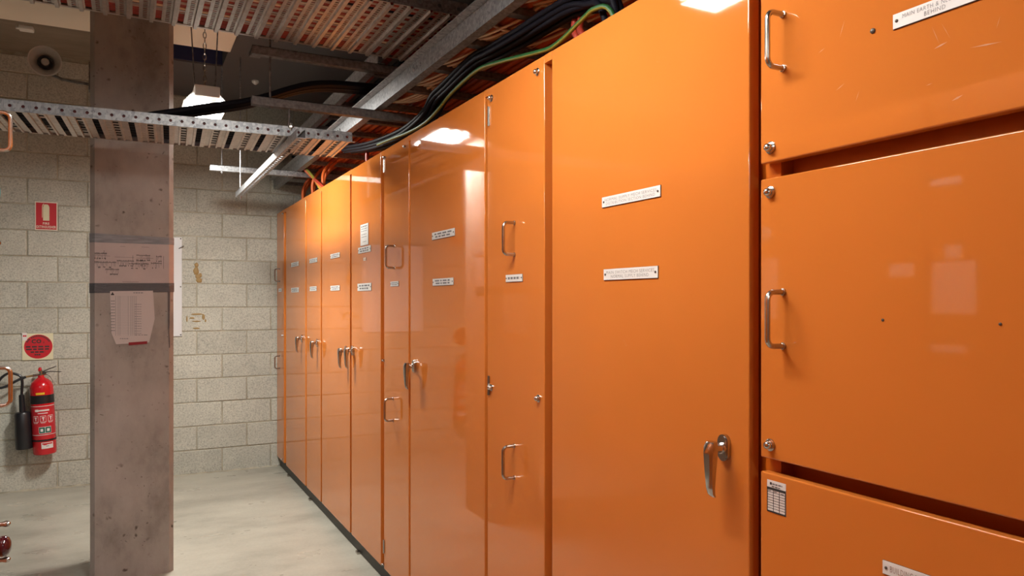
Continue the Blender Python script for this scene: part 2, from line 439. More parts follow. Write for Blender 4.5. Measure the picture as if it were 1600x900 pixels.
RIVET = meshof(m_, 'rivet', DARKSTEEL)
m_ = MB(); m_.cyl((-.001, 0, -.035), (-.001, 0, .035), .0045, 8); m_.box(0, .004, -.006, .006, -.033, .033)
HINGE = meshof(m_, 'hinge', STEEL)
# lever lock: obround rose, round neck, tapering lever that hangs down
m_ = MB()
ob = [(.0155 * math.cos(a), (.0135 if math.sin(a) > 0 else -.0135) + .0155 * math.sin(a)) for a in [2 * math.pi * (i + .5) / 20 for i in range(20)]]
m_.extrude(ob, lambda u, v, w_: (-w_, u, v), 0, .009)
m_.extrude([(u * .86, v * .9) for u, v in ob], lambda u, v, w_: (-w_, u, v), .009, .012)
m_.lathe([(.010, .0135), (.016, .0125), (.018, .0105), (.030, .0095), (.036, .011), (.040, .011)], (0, 0, 0), (-1, 0, 0), 16)
sec = [(-.040, .016, .0115, .016), (-.042, .006, .0145, .022), (-.043, -.01, .0145, .022), (-.044, -.045, .0125, .017), (-.0435, -.082, .010, .012), (-.041, -.096, .0085, .010), (-.036, -.103, .007, .006)]
o0 = len(m_.v)
for (x, z, hw, ht) in sec:
    for (a, c_) in ((-1, -.6), (-.6, -1), (.6, -1), (1, -.6), (1, .6), (.6, 1), (-.6, 1), (-1, .6)):
        m_.v.append(Vector((x + c_ * ht * .55, a * hw, z)))
for i in range(len(sec) - 1):
    for j in range(8):
        a, b_ = o0 + i * 8 + j, o0 + i * 8 + (j + 1) % 8
        m_.f.append([a, b_, b_ + 8, a + 8]); m_.m.append(0)
m_.f.append([o0 + j for j in range(8)]); m_.m.append(0); m_.f.append([o0 + (len(sec) - 1) * 8 + j for j in range(8)]); m_.m.append(0)
LOCK = meshof(m_, 'lever_lock', CHROME)

def plate(parent, px0, px1, t0, b0, lines, seed=1, screws=True, ink=INK, face=DX, z_off=None, x1fix=None, name='label_plate'):
    """engraved plate: left edge px0, right edge px1, top and bottom rows t0, b0 at the left edge"""
    y0, z1 = hitx(px0, t0, face); _, z0 = hitx(px0, b0, face)
    y1 = hitx(px1, t0, face)[0] if x1fix is None else y0 - x1fix
    wd, ht = y0 - y1, z1 - z0; th = .003
    m_ = MB(); m_.box(face - th, face - .0004, y1, y0, z0, z1, 0)
    m_.box(face - .0016, face - .0004, y1 - .0008, y0 + .0008, z0 - .0012, z1 + .0004, 1)
    X = face - th - .0004
    fn = lambda u, v: (X, y0 - u, z0 + v)
    rr = random.Random(seed)
    for it in lines:
        if it[0] == 'T': put_text(m_, it[1], fn, it[2] * wd, it[3] * wd, it[4] * ht, it[5] * ht, 2, -.012)
        else: dashes(m_, fn, it[1] * wd, it[2] * wd, it[3] * ht, it[4] * ht, 2, rr)
    if screws:
        rs = min(.0042, ht * .11)
        for u in (.045, .955) if wd < .2 else (.035, .965):
            m_.lathe([(0, rs), (.0012, rs), (.002, rs * .5)], (face - th, y0 - u * wd, z0 + ht * .5), (-1, 0, 0), 8, 3)
    m_.fix = False
    return m_.build(name, [PLATE, PLATEEDGE, ink, DARKSTEEL], parent)

D2 = [('D', .12, .88, .58, .80), ('D', .16, .84, .2, .42)]
D1 = [('D', .14, .86, .34, .66)]
yc = lambda px, X=DX: hitx(px, 470, X)[0]
GRP = 'orange switchboard cabinets in the long row'
# (near-edge px of door, far-edge px of door, name, label)
units = [
    (443.6, 432.0, 'narrow orange cabinet at the far end of the row, against the block wall'),
    (477.2, 447.0, 'tall orange cabinet second from the far block wall, two plates and a lever lock'),
    (501.0, 479.2, 'slim orange cabinet third from the far block wall, lever lock at its near edge'),
    (546.8, 503.0, 'orange cabinet fourth from the block wall, its lever lock beside the next door\'s lock'),
    (595.0, 549.2, 'orange cabinet with a paper note taped above its upper label plate'),
    (638.6, 600.0, 'narrow orange cabinet with two bar handles, next to the one with a paper note'),
    (757.2, 641.2, 'wide orange cabinet with two illegible white plates and a glaring lamp reflection'),
    (850.5, 761.6, 'narrow orange cabinet with two bar handles beside the widest mech services door'),
    (1170.5, 862.2, 'widest orange cabinet door with mech services plates and one large lever lock'),
]
EDGE = []
for pn, pf, lab in units: EDGE.append((yc(pn), min(yc(pf), YW - .012)))
cabs = []
for i, ((yn, yf), (_, _, lab)) in enumerate(zip(EDGE, units)):
    ylo = (yn + (EDGE[i + 1][1] if i + 1 < len(EDGE) else yn - .03)) / 2
    yhi = (yf + EDGE[i - 1][0]) / 2 if i else yf + .002
    t = thing('electrical_cabinet', lab, 'cabinet', (DX + .3, (ylo + yhi) / 2, 0), GRP)
    m_ = MB(); m_.box(DX + .040, DX + .62, ylo + .0005, yhi - .0005, ZB + .003, ZT - .002); m_.build('body', FRAME, t)
    yg = EDGE[i + 1][1] if i + 1 < len(EDGE) else yn - .016
    m_ = MB(); m_.bbox(DX + .0003, DX + .039, yg + .0002, yn - .0002, ZT - .026, ZT, .0008, 1); m_.build('header_strip', ENAMEL, t)
    m_ = MB(); m_.box(DX + .030, DX + .60, ylo, yhi, 0, ZB - .0005)
    m_.build('plinth', BLACK, t)
    m_ = MB(); m_.bbox(DX, DX + TD, yn, yf, ZB, ZD, .0028, 3); d = m_.build('door', ENAMEL, t)
    cabs.append((t, d))
def on_door(i, px, py): y, z = hitx(px, py, DX); return (DX - .0002, y, z)
def knob(i, px, py, me=KNOB, name='fastener'): return inst(name, me, on_door(i, px, py), cabs[i][1])
def handle(i, px, py): return inst('handle', HANDLE, on_door(i, px, py), cabs[i][1])
def lock(i, px, py): return inst('lever_lock', LOCK, on_door(i, px, py), cabs[i][1])
dr = [d for _, d in cabs]
# far narrow unit
handle(0, 437.5, 430); handle(0, 437.5, 566); knob(0, 443, 334, KNOBS); knob(0, 442, 524, KNOBS); knob(0, 441.5, 717.5, KNOBS)
plate(dr[0], 435.8, 440.4, 451, 456, D1, 3, False)
plate(dr[1], 455.5, 467, 411, 417.5, D2, 4); plate(dr[1], 455.5, 467, 450, 457, D2, 5); lock(1, 473, 529)
plate(dr[2], 484.2, 496, 405, 411.5, D2, 6); plate(dr[2], 484.6, 495, 448, 454.8, D2, 7); lock(2, 497, 536)
plate(dr[3], 517, 531.3, 397.5, 404.5, D2, 8); plate(dr[3], 517, 531.3, 446.8, 454.2, D2, 9); lock(3, 542, 548)
plate(dr[4], 560.4, 579.8, 387.5, 396.6, D2, 10); plate(dr[4], 559.4, 580.6, 443.5, 454.6, D2, 11); lock(4, 552.5, 547.5)
plate(dr[4], 564, 576, 352, 384.5, [('D', .1, .9, .86, .92), ('D', .1, .9, .76, .8), ('D', .1, .9, .66, .69), ('D', .15, .8, .5, .53), ('D', .15, .85, .38, .41), ('D', .3, .8, .15, .18)], 12, False, name='paper_note')
m_ = MB(); y0, z1 = hitx(568, 403, DX); y1 = yc(572.5); z0 = hitx(568, 407.5, DX)[1]; e = .006
for (a, b_, c_, d_) in ((y0, y1, z1, z1 - e), (y0, y1, z0 + e, z0), (y0, y0 - e, z1, z0), (y1 + e, y1, z1, z0)): m_.box(DX - .0012, DX - .0002, a, b_, c_, d_)
m_.build('sticker_residue', BEIGEPANEL, dr[4])
handle(5, 616.5, 401.5); handle(5, 614.5, 640); knob(5, 602, 246, KNOBS); knob(5, 633.5, 229, KNOBS); knob(5, 600.5, 563, KNOBS); knob(5, 600, 881.5, KNOBS)
plate(dr[5], 611, 623.2, 440.2, 447.4, D2, 13)
plate(dr[6], 676, 711, 364, 375, D2, 14); plate(dr[6], 677, 709, 436, 446.4, D2, 15); lock(6, 649, 572)
handle(7, 804.5, 373); handle(7, 804, 721.5); knob(7, 768.5, 153.5); knob(7, 840.5, 112.5); knob(7, 768, 605.5); knob(7, 842, 622.5)
plate(dr[7], 791.4, 817, 429.8, 440.6, D1, 16)
inst('hinge', HINGE, (DX - .002, yc(764.4), hitx(764.4, 182, DX)[1]), dr[7]); inst('hinge', HINGE, (DX - .002, yc(764.6), hitx(764.6, 602, DX)[1]), dr[7])
inst('hinge', HINGE, (DX - .002, yc(600.4), hitx(600.4, 259, DX)[1]), dr[5]); inst('hinge', HINGE, (DX - .002, yc(600.4), hitx(600.4, 872, DX)[1] + .06), dr[5])
plate(dr[8], 942, 1033, 309, 324.5, [('T', 'NORMAL SUPPLY MECH SERVICES', .055, .945, .52, .80), ('T', 'DISTRIBUTION SECTION BEHIND', .08, .92, .14, .42)])
plate(dr[8], 944.6, 1029, 421, 437.6, [('T', 'MAIN SWITCH MECH SERVICES', .055, .945, .54, .82), ('T', 'NORMAL SUPPLY BEHIND', .15, .85, .16, .44)])
lock(8, 1134, 699)
# small pale fixings along the plinth foot
for (i, px, py) in ((1, 450, 742), (2, 484, 779), (4, 555, 862), (5, 606, 0)):
    if py == 0: continue
    y, x = hitz(px, py, .012)[1], hitz(px, py, .012)[0]
    m_ = MB(); m_.box(DX + .008, DX + .029, y - .02, y + .02, 0, .012); m_.cyl((DX + .014, y, .012), (DX + .014, y, .02), .006, 6); m_.build('foot_bracket', STEEL, cabs[i][0])

# near unit with three stacked removable panels
t9 = thing('electrical_cabinet', 'orange cabinet with three stacked removable panels nearest the camera', 'cabinet', (DX + .3, .62, 0), GRP)
Y9 = yc(1188.2); Y9b = .02
m_ = MB(); m_.box(DX + .06, DX + .62, Y9b, Y9 + .018, ZB, ZT - .002); m_.build('body', FRAME, t9)
m_ = MB()
m_.box(DX + .024, DX + .06, Y9 - .032, Y9 + .008, ZB, ZT); m_.box(DX + .024, DX + .06, Y9b, Y9b + .05, ZB, ZT)
m_.box(DX + .03, DX + .06, Y9b, Y9 + .008, ZT - .03, ZT)
m_.build('frame', FRAME, t9)
m_ = MB(); m_.box(DX + .026, DX + .60, Y9b, Y9 + .018, 0, ZB); m_.build('plinth', BLACK, t9)
zz = lambda py: hitx(1188.2, py, DX)[1]
pan = []
for (za, zb) in ((zz(257), 2.21), (zz(713.5), zz(281)), (ZB + .02, zz(735.5))):
    m_ = MB(); m_.bbox(DX, DX + .0235, Y9b + .01, Y9, za, zb, .0032, 3); pan.append(m_.build('panel_door', ENAMEL, t9))
def onp(k, px, py, me, name): y, z = hitx(px, py, DX); return inst(name, me, (DX - .0002, y, z), pan[k])
onp(0, 1224, 65, HANDLE, 'handle'); onp(1, 1224, 498.5, HANDLE, 'handle')
onp(0, 1204.5, 231, KNOB, 'fastener'); onp(1, 1204, 300.5, KNOB, 'fastener'); onp(1, 1204, 695, KNOB, 'fastener')
onp(0, 1364, 48.5, RIVET, 'rivet'); onp(1, 1379.5, 500, RIVET, 'rivet').scale = (.4, .55, .55); onp(1, 1563, 506.5, RIVET, 'rivet').scale = (.4, .5, .5)
_h = hitx(1397, 24, DX)[1] - hitx(1397, 46.5, DX)[1]; pl = .15
plate(pan[0], 1397, 0, 24, 46.5, [('T', 'MAIN EARTH & NEUTRAL', .116, .82, .54, .82), ('T', 'BEHIND', .37, .605, .16, .44)], x1fix=pl)
plate(pan[2], 1380.8, 0, 874.5, 895, [('T', 'BUILDING MAIN SWITCH', .095, .80, .28, .74)], ink=INKR, x1fix=.15)
# rating sticker: white head, black table rule, three columns
y0, z1 = hitx(1199, 748.5, DX); z0 = hitx(1199, 798, DX)[1]; y1 = yc(1228.2); wd, ht = y0 - y1, z1 - z0
m_ = MB(); m_.box(DX - .0007, DX - .0002, y1, y0, z0, z1, 0)
fn = lambda u, v: (DX - .0011, y0 - u * wd, z0 + v * ht)
quad(m_, fn, 0, 1, .70, .78, 1); quad(m_, fn, 0, 1, 0, .05, 1); quad(m_, fn, 0, .04, .0, .74, 1); quad(m_, fn, .96, 1, 0, .74, 1)
for u in (.33, .65): quad(m_, fn, u, u + .028, .03, .72, 1)
for k in range(1, 8): quad(m_, fn, .02, .98, .04 + k * .083, .054 + k * .083, 1)
quad(m_, fn, .16, .26, .86, .94, 1); dashes(m_, fn, .29, .82, .875, .92, 2, random.Random(4), .2, .4); dashes(m_, fn, .26, .74, .80, .83, 1, random.Random(2), .2, .3)
for (u, v) in ((.13, .66), (.45, .66), (.82, .64)): dashes(m_, fn, u - .07, u + .09, v, v + .02, 1, random.Random(8), .3, .5)
m_.fix = False; m_.build('rating_sticker', [PAPER, INKD, INK], pan[2])

m_ = MB(); X = DX - .0003
for (px, py, dx, dy, wd) in ((1470, 71, 11, -6, 2.6), (1541, 70, 26, -5, 2.4), (1313, 136, 7, -6, 1.3), (1496, 153, 9, -5, 3.2), (1452, 132, 5, -2, 1.2), (1284, 79, 5, -4, 1.1), (1462, 55, 6, 14, .9), (1478, 48, 7, 12, .8), (1316, 45, 4, -14, .9), (1560, 35, 3, -10, .9), (1340, 150, 3, -9, .8)):
    ln = math.hypot(dx, dy); nx, ny = -dy / ln * wd / 2, dx / ln * wd / 2
    q = [(px - dx, py - dy), (px + nx, py + ny), (px + dx, py + dy), (px - nx, py - ny)]
    m_.add([(X, *hitx(a, c_, DX)) for a, c_ in q], [(0, 1, 2, 3)])
m_.fix = False; o = m_.build('paint_scratches', mat('scuffed enamel', (.60, .255, .11), .5), pan[0]); o['kind'] = 'stuff'
# opposite row of cabinets; only its handles and knobs reach into the view
t = thing('electrical_cabinet', 'orange cabinet at the left edge of the photo, only handles and knobs in view', 'cabinet', (LX - .3, 1.9, 0), 'orange switchboard cabinets of the opposite row')
m_ = MB(); m_.box(LX - .62, LX - .03, .9, 2.60, ZB, ZT - .002); m_.build('body', FRAME, t)
m_ = MB(); m_.box(LX - .60, LX - .03, .9, 2.60, 0, ZB); m_.build('plinth', BLACK, t)
m_ = MB(); m_.bbox(LX - .026, LX, 1.74, 2.595, ZB, ZD, .003, 2); dl = m_.build('door', MATTE, t)
m_ = MB(); m_.bbox(LX - .026, LX, .92, 1.72, ZB, ZD, .003, 2); dl2 = m_.build('door', MATTE, t)
for (ya, yb_, za, zb_) in ((1.546, 1.707, 1.41, 1.60), (1.60, 1.66, 1.61, 1.66)):
    m_ = MB(); m_.box(LX + .0003, LX + .001, ya, yb_, za, zb_); m_.build('paper_notice', PAPER, dl2)
for (ya, yb_, za, zb_) in ((1.58, 1.71, 1.27, 1.295), (1.60, 1.71, 1.88, 1.905)):
    m_ = MB(); m_.box(LX + .0003, LX + .003, ya, yb_, za, zb_); m_.build('label_plate', PLATE, dl2)
m_ = MB(); m_.box(LX + .0003, LX + .003, 1.78, 1.88, 1.55, 1.60); m_.build('label_plate', PLATE, dl)
for pz in (206.5, 603.5):
    y, z = 2.52, H + (HOR - pz) / F * 2.1
    inst('handle', HANDLE, (LX, y, z), dl, (0, 0, math.pi))
m_ = MB(); m_.bbox(LX + .0005, LX + .012, 2.44, 2.53, 1.37, 1.655, .003, 1); m_.build('switch_box', WHITE, dl)
m_ = MB(); m_.lathe([(0, .040), (.004, .040), (.014, .030), (.018, .012)], (LX, 2.52, 1.765), (1, 0, 0), 20); m_.build('indicator_lens', CYAN, dl)
for pz in (322.5, 380): inst('fastener', KNOB, (LX + .002 if pz == 322.5 else LX + .004, 2.525, H + (HOR - pz) / F * 2.1), dl, (0, 0, math.pi))
for pz in (820, 876):
    m_ = MB(); m_.lathe([(0, .008), (.02, .006), (.03, .009), (.038, .007), (.041, .002)], (LX, 2.54, H + (HOR - pz) / F * 2.1), (1, 0, 0), 12); m_.build('knob', CHROME, dl)
m_ = MB(); m_.lathe([(0, .012), (.008, .014), (.012, .024), (.02, .029), (.03, .029), (.038, .024), (.043, .013), (.0445, .002)], (LX, 2.53, H + (HOR - 853) / F * 2.1), (1, 0, 0), 20); m_.build('rotary_knob', MAROON, dl)
t = thing('electrical_cabinet', 'orange cabinet of the opposite row left of the camera, out of view', 'cabinet', (LX - .3, -.6, 0), 'orange switchboard cabinets of the opposite row')
m_ = MB(); m_.box(LX - .62, LX - .03, -2.2, .895, ZB, ZT - .002); m_.build('body', FRAME, t)
m_ = MB(); m_.box(LX - .60, LX - .03, -2.2, .895, 0, ZB); m_.build('plinth', BLACK, t)
for k in range(3): m_ = MB(); m_.bbox(LX - .026, LX, -2.19 + k * 1.03, -1.19 + k * 1.03, ZB, ZD, .003, 2); m_.build('door', MATTE, t)

# ------------------------------------------------------------------ column and what is taped to it
CX0, CX1, CY0, CY1 = -.183, .209, 4.355, 4.755
ch = .022
tcol = thing('concrete_column', 'square concrete column with chamfered corners and pin holes', 'column', ((CX0 + CX1) / 2, CY0 + .2, 0))
outline = [(CX0 + ch, CY0), (CX1 - ch, CY0), (CX1, CY0 + ch), (CX1, CY1 - ch), (CX1 - ch, CY1), (CX0 + ch, CY1), (CX0, CY1 - ch), (CX0, CY0 + ch)]
m_ = MB(); m_.extrude(outline, lambda u, v, w_: (u, v, w_), 0, CZ); o = m_.build('shaft', COLUMN, tcol, 20)
cw = lambda px, py: hity(px, py, CY0)
def wrap(za0, za1, zb0, zb1, off, mb, mi=0, ext=True):     # strip around the front and the chamfers, left heights (a) to right heights (b)
    pts = [(CX0 - off, CY0 + .14), (CX0 - off, CY0 + ch), (CX0 + ch, CY0 - off), (CX1 - ch, CY0 - off), (CX1 + off, CY0 + ch), (CX1 + off, CY0 + .20)]
    lo, hi = [], []
    n = len(pts)
    L_ = [0]
    for i in range(1, n): L_.append(L_[-1] + (Vector(pts[i]) - Vector(pts[i - 1])).length)
    for p, l in zip(pts, L_):
        k = l / L_[-1]; lo.append((p[0], p[1], za0 + (zb0 - za0) * k)); hi.append((p[0], p[1], za1 + (zb1 - za1) * k))
    for i in range(n - 1): mb.add([lo[i], lo[i + 1], hi[i + 1], hi[i]], [(0, 1, 2, 3)], mi)
zc = lambda py: cw(205, py)[1]
tp = thing('wiring_plan', 'creased wiring plan wrapped round the column under grey duct tape', 'poster', ((CX0 + CX1) / 2, CY0 - .002, zc(412)))
m_ = MB(); wrap(zc(447), zc(370), zc(447), zc(372), .0018, m_)
o = m_.build('plan_sheet', PAPERP, tp)
m_ = MB(); fnp = lambda u, v: (CX0 + ch + u * (CX1 - CX0 - 2 * ch), CY0 - .0024, zc(446) + v * (zc(379) - zc(446)))
rr = random.Random(11)
for (u0, u1, v, n_) in ((.0, .16, .72, 12), (.55, .74, .70, 12), (.0, .28, .52, 18), (.29, .52, .56, 14), (.45, .72, .50, 18), (.75, .9, .52, 10), (.14, .32, .36, 12), (.55, .68, .57, 7), (.82, .9, .68, 5)):
    quad(m_, fnp, u0, u1, v, v + .006, 0)
    for k in range(n_):
        u = u0 + (u1 - u0) * k / n_
        quad(m_, fnp, u, u + .009, v + .004, v + rr.uniform(.012, .03), 0)
        if rr.random() < .7: quad(m_, fnp, u, u + .003, v - rr.uniform(.02, .11), v, 0)
        if rr.random() < .5: quad(m_, fnp, u, u + .010, v - .11 - rr.uniform(0, .02), v - .09, 0)
for (u0, u1, v) in ((.04, .2, .67), (.26, .52, .65), (.55, .78, .64), (.33, .4, .9), (.62, .72, .9), (.36, .58, .08)): quad(m_, fnp, u0, u1, v, v + .005, 0)
for (u, v0, v1) in ((.50, .56, .70), (.37, .44, .52), (.92, .4, .7), (.12, .72, .8)): quad(m_, fnp, u, u + .004, v0, v1, 0)
m_.fix = False; m_.build('printed_diagram', INKD, tp)['kind'] = 'stuff'
m_ = MB(); wrap(zc(380.5), zc(365.5), zc(380.5), zc(370.5), .0032, m_); o = m_.build('duct_tape', TAPE, tp); o['label'] = 'smooth grey duct tape along the top edge'
m_ = MB(); wrap(zc(459), zc(443.5), zc(455), zc(441), .0034, m_); o = m_.build('duct_tape', TAPED, tp); o['label'] = 'dark creased duct tape along the bottom edge'
m_ = MB(); x0 = cw(262, 460)[0]; m_.add([(x0, CY0 - .003, zc(456)), (x0 + .012, CY0 - .001, zc(450)), (x0 + .010, CY0 + .002, zc(520)), (x0 + .012, CY0 + .003, zc(545)), (x0 + .006, CY0 - .001, zc(545)), (x0 + .001, CY0 - .003, zc(510))], [(0, 1, 2, 3, 4, 5)])
m_.build('tape_end', TAPED, tp)
# schedule sheet with clipped corners
pts = [(172, 455), (239, 454.2), (241.8, 498), (233, 535), (181.5, 538), (174, 520)]
sh = [cw(*p) for p in pts]
ts = thing('circuit_schedule', 'white schedule sheet with torn lower corners stuck below the wiring plan', 'paper', (cw(206, 496)[0], CY0 - .003, cw(206, 496)[1]))
m_ = MB(); m_.extrude(sh, lambda u, v, w_: (u, w_, v), CY0 - .0036, CY0 - .0030); m_.build('sheet', PAPERS, ts)
m_ = MB()
def fns(u, v): x, z = cw(172 + u * 70, 538 - v * 84); return (x, CY0 - .0040, z)
for u in (.12, .18, .22, .40, .46, .50, .54, .58): quad(m_, fns, u, u + .005, .16, .9, 0)
for k in range(24): quad(m_, fns, .13, .60, .2 + k * .03, .2018 + k * .03, 0)
for k in range(11): dashes(m_, fns, .02, .11, .25 + k * .055, .262 + k * .055, 0, random.Random(k), .3, .6)
for k in range(13): dashes(m_, fns, .55, .70, .2 + k * .045, .208 + k * .045, 0, random.Random(k + 50), .2, .4)
dashes(m_, fns, .22, .42, .10, .112, 0, random.Random(3)); quad(m_, fns, .02, .09, .915, .94, 1); quad(m_, fns, .04, .07, .94, .965, 1)
dashes(m_, fns, .52, .75, .95, .965, 0, random.Random(3)); dashes(m_, fns, .55, .85, .17, .18, 0, random.Random(9))
m_.fix = False; m_.build('printed_table', [INK, INKD], ts)['kind'] = 'stuff'
a, b_ = cw(201, 535), cw(230, 533); h_ = .0155
m_ = MB(); m_.add([(a[0], CY0 - .0046, a[1] - h_), (b_[0], CY0 - .0046, b_[1] - h_ * .9), (b_[0], CY0 - .0046, b_[1]), (a[0], CY0 - .0046, a[1])], [(0, 1, 2, 3)]); m_.fix = False
o = m_.build('tape_strip', REDTAPE, ts); o['label'] = 'dark red tape'

# white drawing board on the wall behind the column
tb = thing('drawing_board', 'white glossy board on the block wall, mostly hidden behind the column', 'board', (.09, YW - .01, 1.58))
m_ = MB(); m_.bbox(-.21, .385, YW - .012, YW - .003, hity(275, 525.5, YW)[1], hity(275, 371, YW)[1], .002, 1); m_.build('panel', mat('white board gloss', (.70, .70, .71), .2), tb)
m_ = MB()
for pz in (373, 448, 523): m_.lathe([(0, .006), (.003, .005), (.004, .002)], (.375, YW - .012, hity(277, pz, YW)[1]), (0, -1, 0), 8)
m_.build('screw', DARKSTEEL, tb)
m_ = MB(); z = hity(277, 385, YW)[1]; m_.tube([(.36, YW - .016, z - .02), (.40, YW - .02, z + .005)], .003, 5); m_.build('clip', DARKSTEEL, tb)

# ------------------------------------------------------------------ signs and extinguisher
def wallplate(px0, px1, py0, py1): 
    x0, z1 = hity(px0, py0, YW); x1 = hity(px1, py0, YW)[0]; z0 = hity(px0, py1, YW)[1]; return x0, x1, z0, z1
x0, x1, z0, z1 = wallplate(54.6, 90, 314.6, 359.4)
tsn = thing('fire_extinguisher_sign', 'small red and cream fire extinguisher location sign on the block wall', 'sign', ((x0 + x1) / 2, YW - .004, z0))
m_ = MB(); m_.box(x0, x1, YW - .006, YW - .0025, z0, z1); m_.build('backing', SIGNWHITE, tsn)
m_ = MB(); W_, H_ = x1 - x0, z1 - z0
fn = lambda u, v: (x0 + u * W_, YW - .0066, z0 + v * H_); quad(m_, fn, .045, .955, .035, .965, 0)
fn2 = lambda u, v: (x0 + u * W_, YW - .0070, z0 + v * H_)
body = [(.36, .34), (.64, .34), (.64, .82), (.60, .88), (.55, .91), (.43, .91), (.39, .88), (.36, .80)]
m_.add([fn2(*p) for p in body], [list(range(8))], 1)
m_.add([fn2(*p) for p in [(.31, .44), (.335, .44), (.345, .84), (.40, .92), (.40, .94), (.34, .90), (.315, .84)]], [list(range(7))], 1)
put_text(m_, 'FIRE', fn2, .35, .64, .20, .28, 2, .02); put_text(m_, 'EXTINGUISHER', fn2, .07, .93, .075, .165, 2, .02)
m_.fix = False; m_.build('printed_face', [SIGNRED, SIGNCREAM, SIGNWHITE], tsn)
x0, x1, z0, z1 = wallplate(34.6, 83.2, 521.2, 563)
tsn = thing('extinguisher_type_sign', 'cream square sign with red CO2 disc above the red extinguisher', 'sign', ((x0 + x1) / 2, YW - .004, z0))
m_ = MB(); m_.box(x0, x1, YW - .007, YW - .0025, z0, z1); m_.build('backing', SIGNCREAM, tsn)
m_ = MB(); W_, H_ = x1 - x0, z1 - z0
fn = lambda u, v: (x0 + u * W_, YW - .0076, z0 + v * H_); fn2 = lambda u, v: (x0 + u * W_, YW - .0080, z0 + v * H_)
m_.add([fn(.52 + .46 * math.cos(2 * math.pi * j / 36), .5 + .455 * math.sin(2 * math.pi * j / 36)) for j in range(36)], [list(range(36))], 0)
put_text(m_, 'CO', fn2, .30, .62, .62, .78, 1, .05); put_text(m_, '2', fn2, .66, .72, .62, .69, 1, .02)
for (v, a, c_) in ((.47, .12, .88), (.375, .13, .86), (.27, .27, .74), (.17, .40, .60)): dashes(m_, fn2, a, c_, v, v + .055, 1, random.Random(int(v * 100)), .14, .3)
for k in range(17):                                        # lettering round the upper rim
    a = math.radians(152 - k * 7.6); u, v = .52 + .405 * math.cos(a), .5 + .40 * math.sin(a)
    if k == 3: continue
    t_ = Vector((-math.sin(a), math.cos(a))) * .018; r_ = Vector((math.cos(a), math.sin(a))) * .028
    m_.add([fn2(u - t_.x - r_.x, v - t_.y - r_.y), fn2(u + t_.x - r_.x, v + t_.y - r_.y), fn2(u + t_.x + r_.x, v + t_.y + r_.y), fn2(u - t_.x + r_.x, v - t_.y + r_.y)], [(0, 1, 2, 3)], 1)
fn3 = lambda u, v: (x0 + u * W_, YW - .0084, z0 + v * H_)
quad(m_, fn3, .0, .16, .74, 1.03, 2); dashes(m_, lambda u, v: (x0 + u * W_, YW - .0088, z0 + v * H_), .03, .14, .88, .94, 0, random.Random(1), .5, .6)
m_.fix = False; m_.build('printed_face', [SIGNRED, INKD, PAPER], tsn)

ex, ez = hity(70.5, 709, YW - .1); ey = YW - .098
te = thing('fire_extinguisher', 'red CO2 fire extinguisher with black horn hung on the block wall', 'extinguisher', (ex, ey, ez))
zr = lambda py: hity(70, py, ey)[1] - ez
Rr = .078; hs = zr(606)
def P3(x, y, z): return (ex + x, ey + y, ez + z)
m_ = MB(); m_.lathe([(0, Rr * .80), (.006, Rr * .95), (.016, Rr), (hs, Rr), (hs + .022, Rr * .96), (hs + .045, Rr * .84), (hs + .064, Rr * .62), (hs + .076, Rr * .38), (hs + .084, .022), (hs + .098, .020)], P3(0, 0, 0), (0, 0, 1), 32); m_.build('cylinder', EXTRED, te)
m_ = MB(); m_.lathe([(zr(629), Rr + .0008), (zr(616), Rr + .0008)], P3(0, 0, 0), (0, 0, 1), 32); m_.build('black_band', RUBBER, te)
m_ = MB(); m_.lathe([(zr(687), Rr + .003), (zr(684.5), Rr + .003)], P3(0, 0, 0), (0, 0, 1), 32); m_.build('strap', RUBBER, te)
def fx(u, v, r=Rr + .0012):          # u: degrees round the cylinder from the camera-facing side, v: photograph row
    a = math.radians(-90 + 6 + u); return (ex + r * math.cos(a), ey + r * math.sin(a), ez + zr(v))
def patch(mb, u0, u1, v0, v1, mi, r):
    n = max(1, int(abs(u1 - u0) / 8))
    for k in range(n):
        a, c_ = u0 + (u1 - u0) * k / n, u0 + (u1 - u0) * (k + 1) / n
        mb.add([fx(a, v1, r), fx(c_, v1, r), fx(c_, v0, r), fx(a, v0, r)], [(0, 1, 2, 3)], mi)
m_ = MB(); r1, r2, r3 = Rr + .001, Rr + .0015, Rr + .002
patch(m_, -70, 70, 633, 678, 0, r1)
patch(m_, -70, 70, 632.2, 633, 1, r2); patch(m_, -70, 70, 676.6, 677.4, 1, r2)
patch(m_, -40, 30, 638, 640.4, 1, r2); patch(m_, -38, -22, 637.2, 641, 1, r2); patch(m_, -26, 22, 643, 644.2, 1, r2)
for k in range(3):
    u = -52 + k * 37
    patch(m_, u, u + 28, 647.5, 648.2, 1, r2); patch(m_, u, u + 28, 656.5, 657.2, 1, r2)
    patch(m_, u, u + 1.6, 647.5, 657, 1, r2); patch(m_, u + 26.4, u + 28, 647.5, 657, 1, r2)
    patch(m_, u + 8, u + 20, 649.5, 651.2, 1, r2); patch(m_, u + 12, u + 17, 651, 655, 1, r2)
    patch(m_, u + 2, u + 24, 658.2, 658.8, 1, r2)
patch(m_, -24, 36, 664.6, 674.6, 1, r2); patch(m_, -22.5, 4.5, 665.2, 674, 2, r3); patch(m_, 7, 34.5, 665.2, 674, 2, r3)
patch(m_, -16, -4, 667.5, 671.8, 1, r3 + .0004); patch(m_, 14, 27, 667.5, 671.8, 1, r3 + .0004)
m_.fix = False; m_.build('printed_label', [LABELRED, PAPER, GREENPIC], te)
m_ = MB(); patch(m_, -16, 42, 689, 698.5, 0, r2); patch(m_, -12, 38, 690, 692, 1, r3); patch(m_, -6, 10, 692, 693, 1, r3); patch(m_, 6, 20, 694.5, 695.4, 2, r3)
m_.fix = False; m_.build('service_sticker', [PAPER, SIGNRED, INK], te)
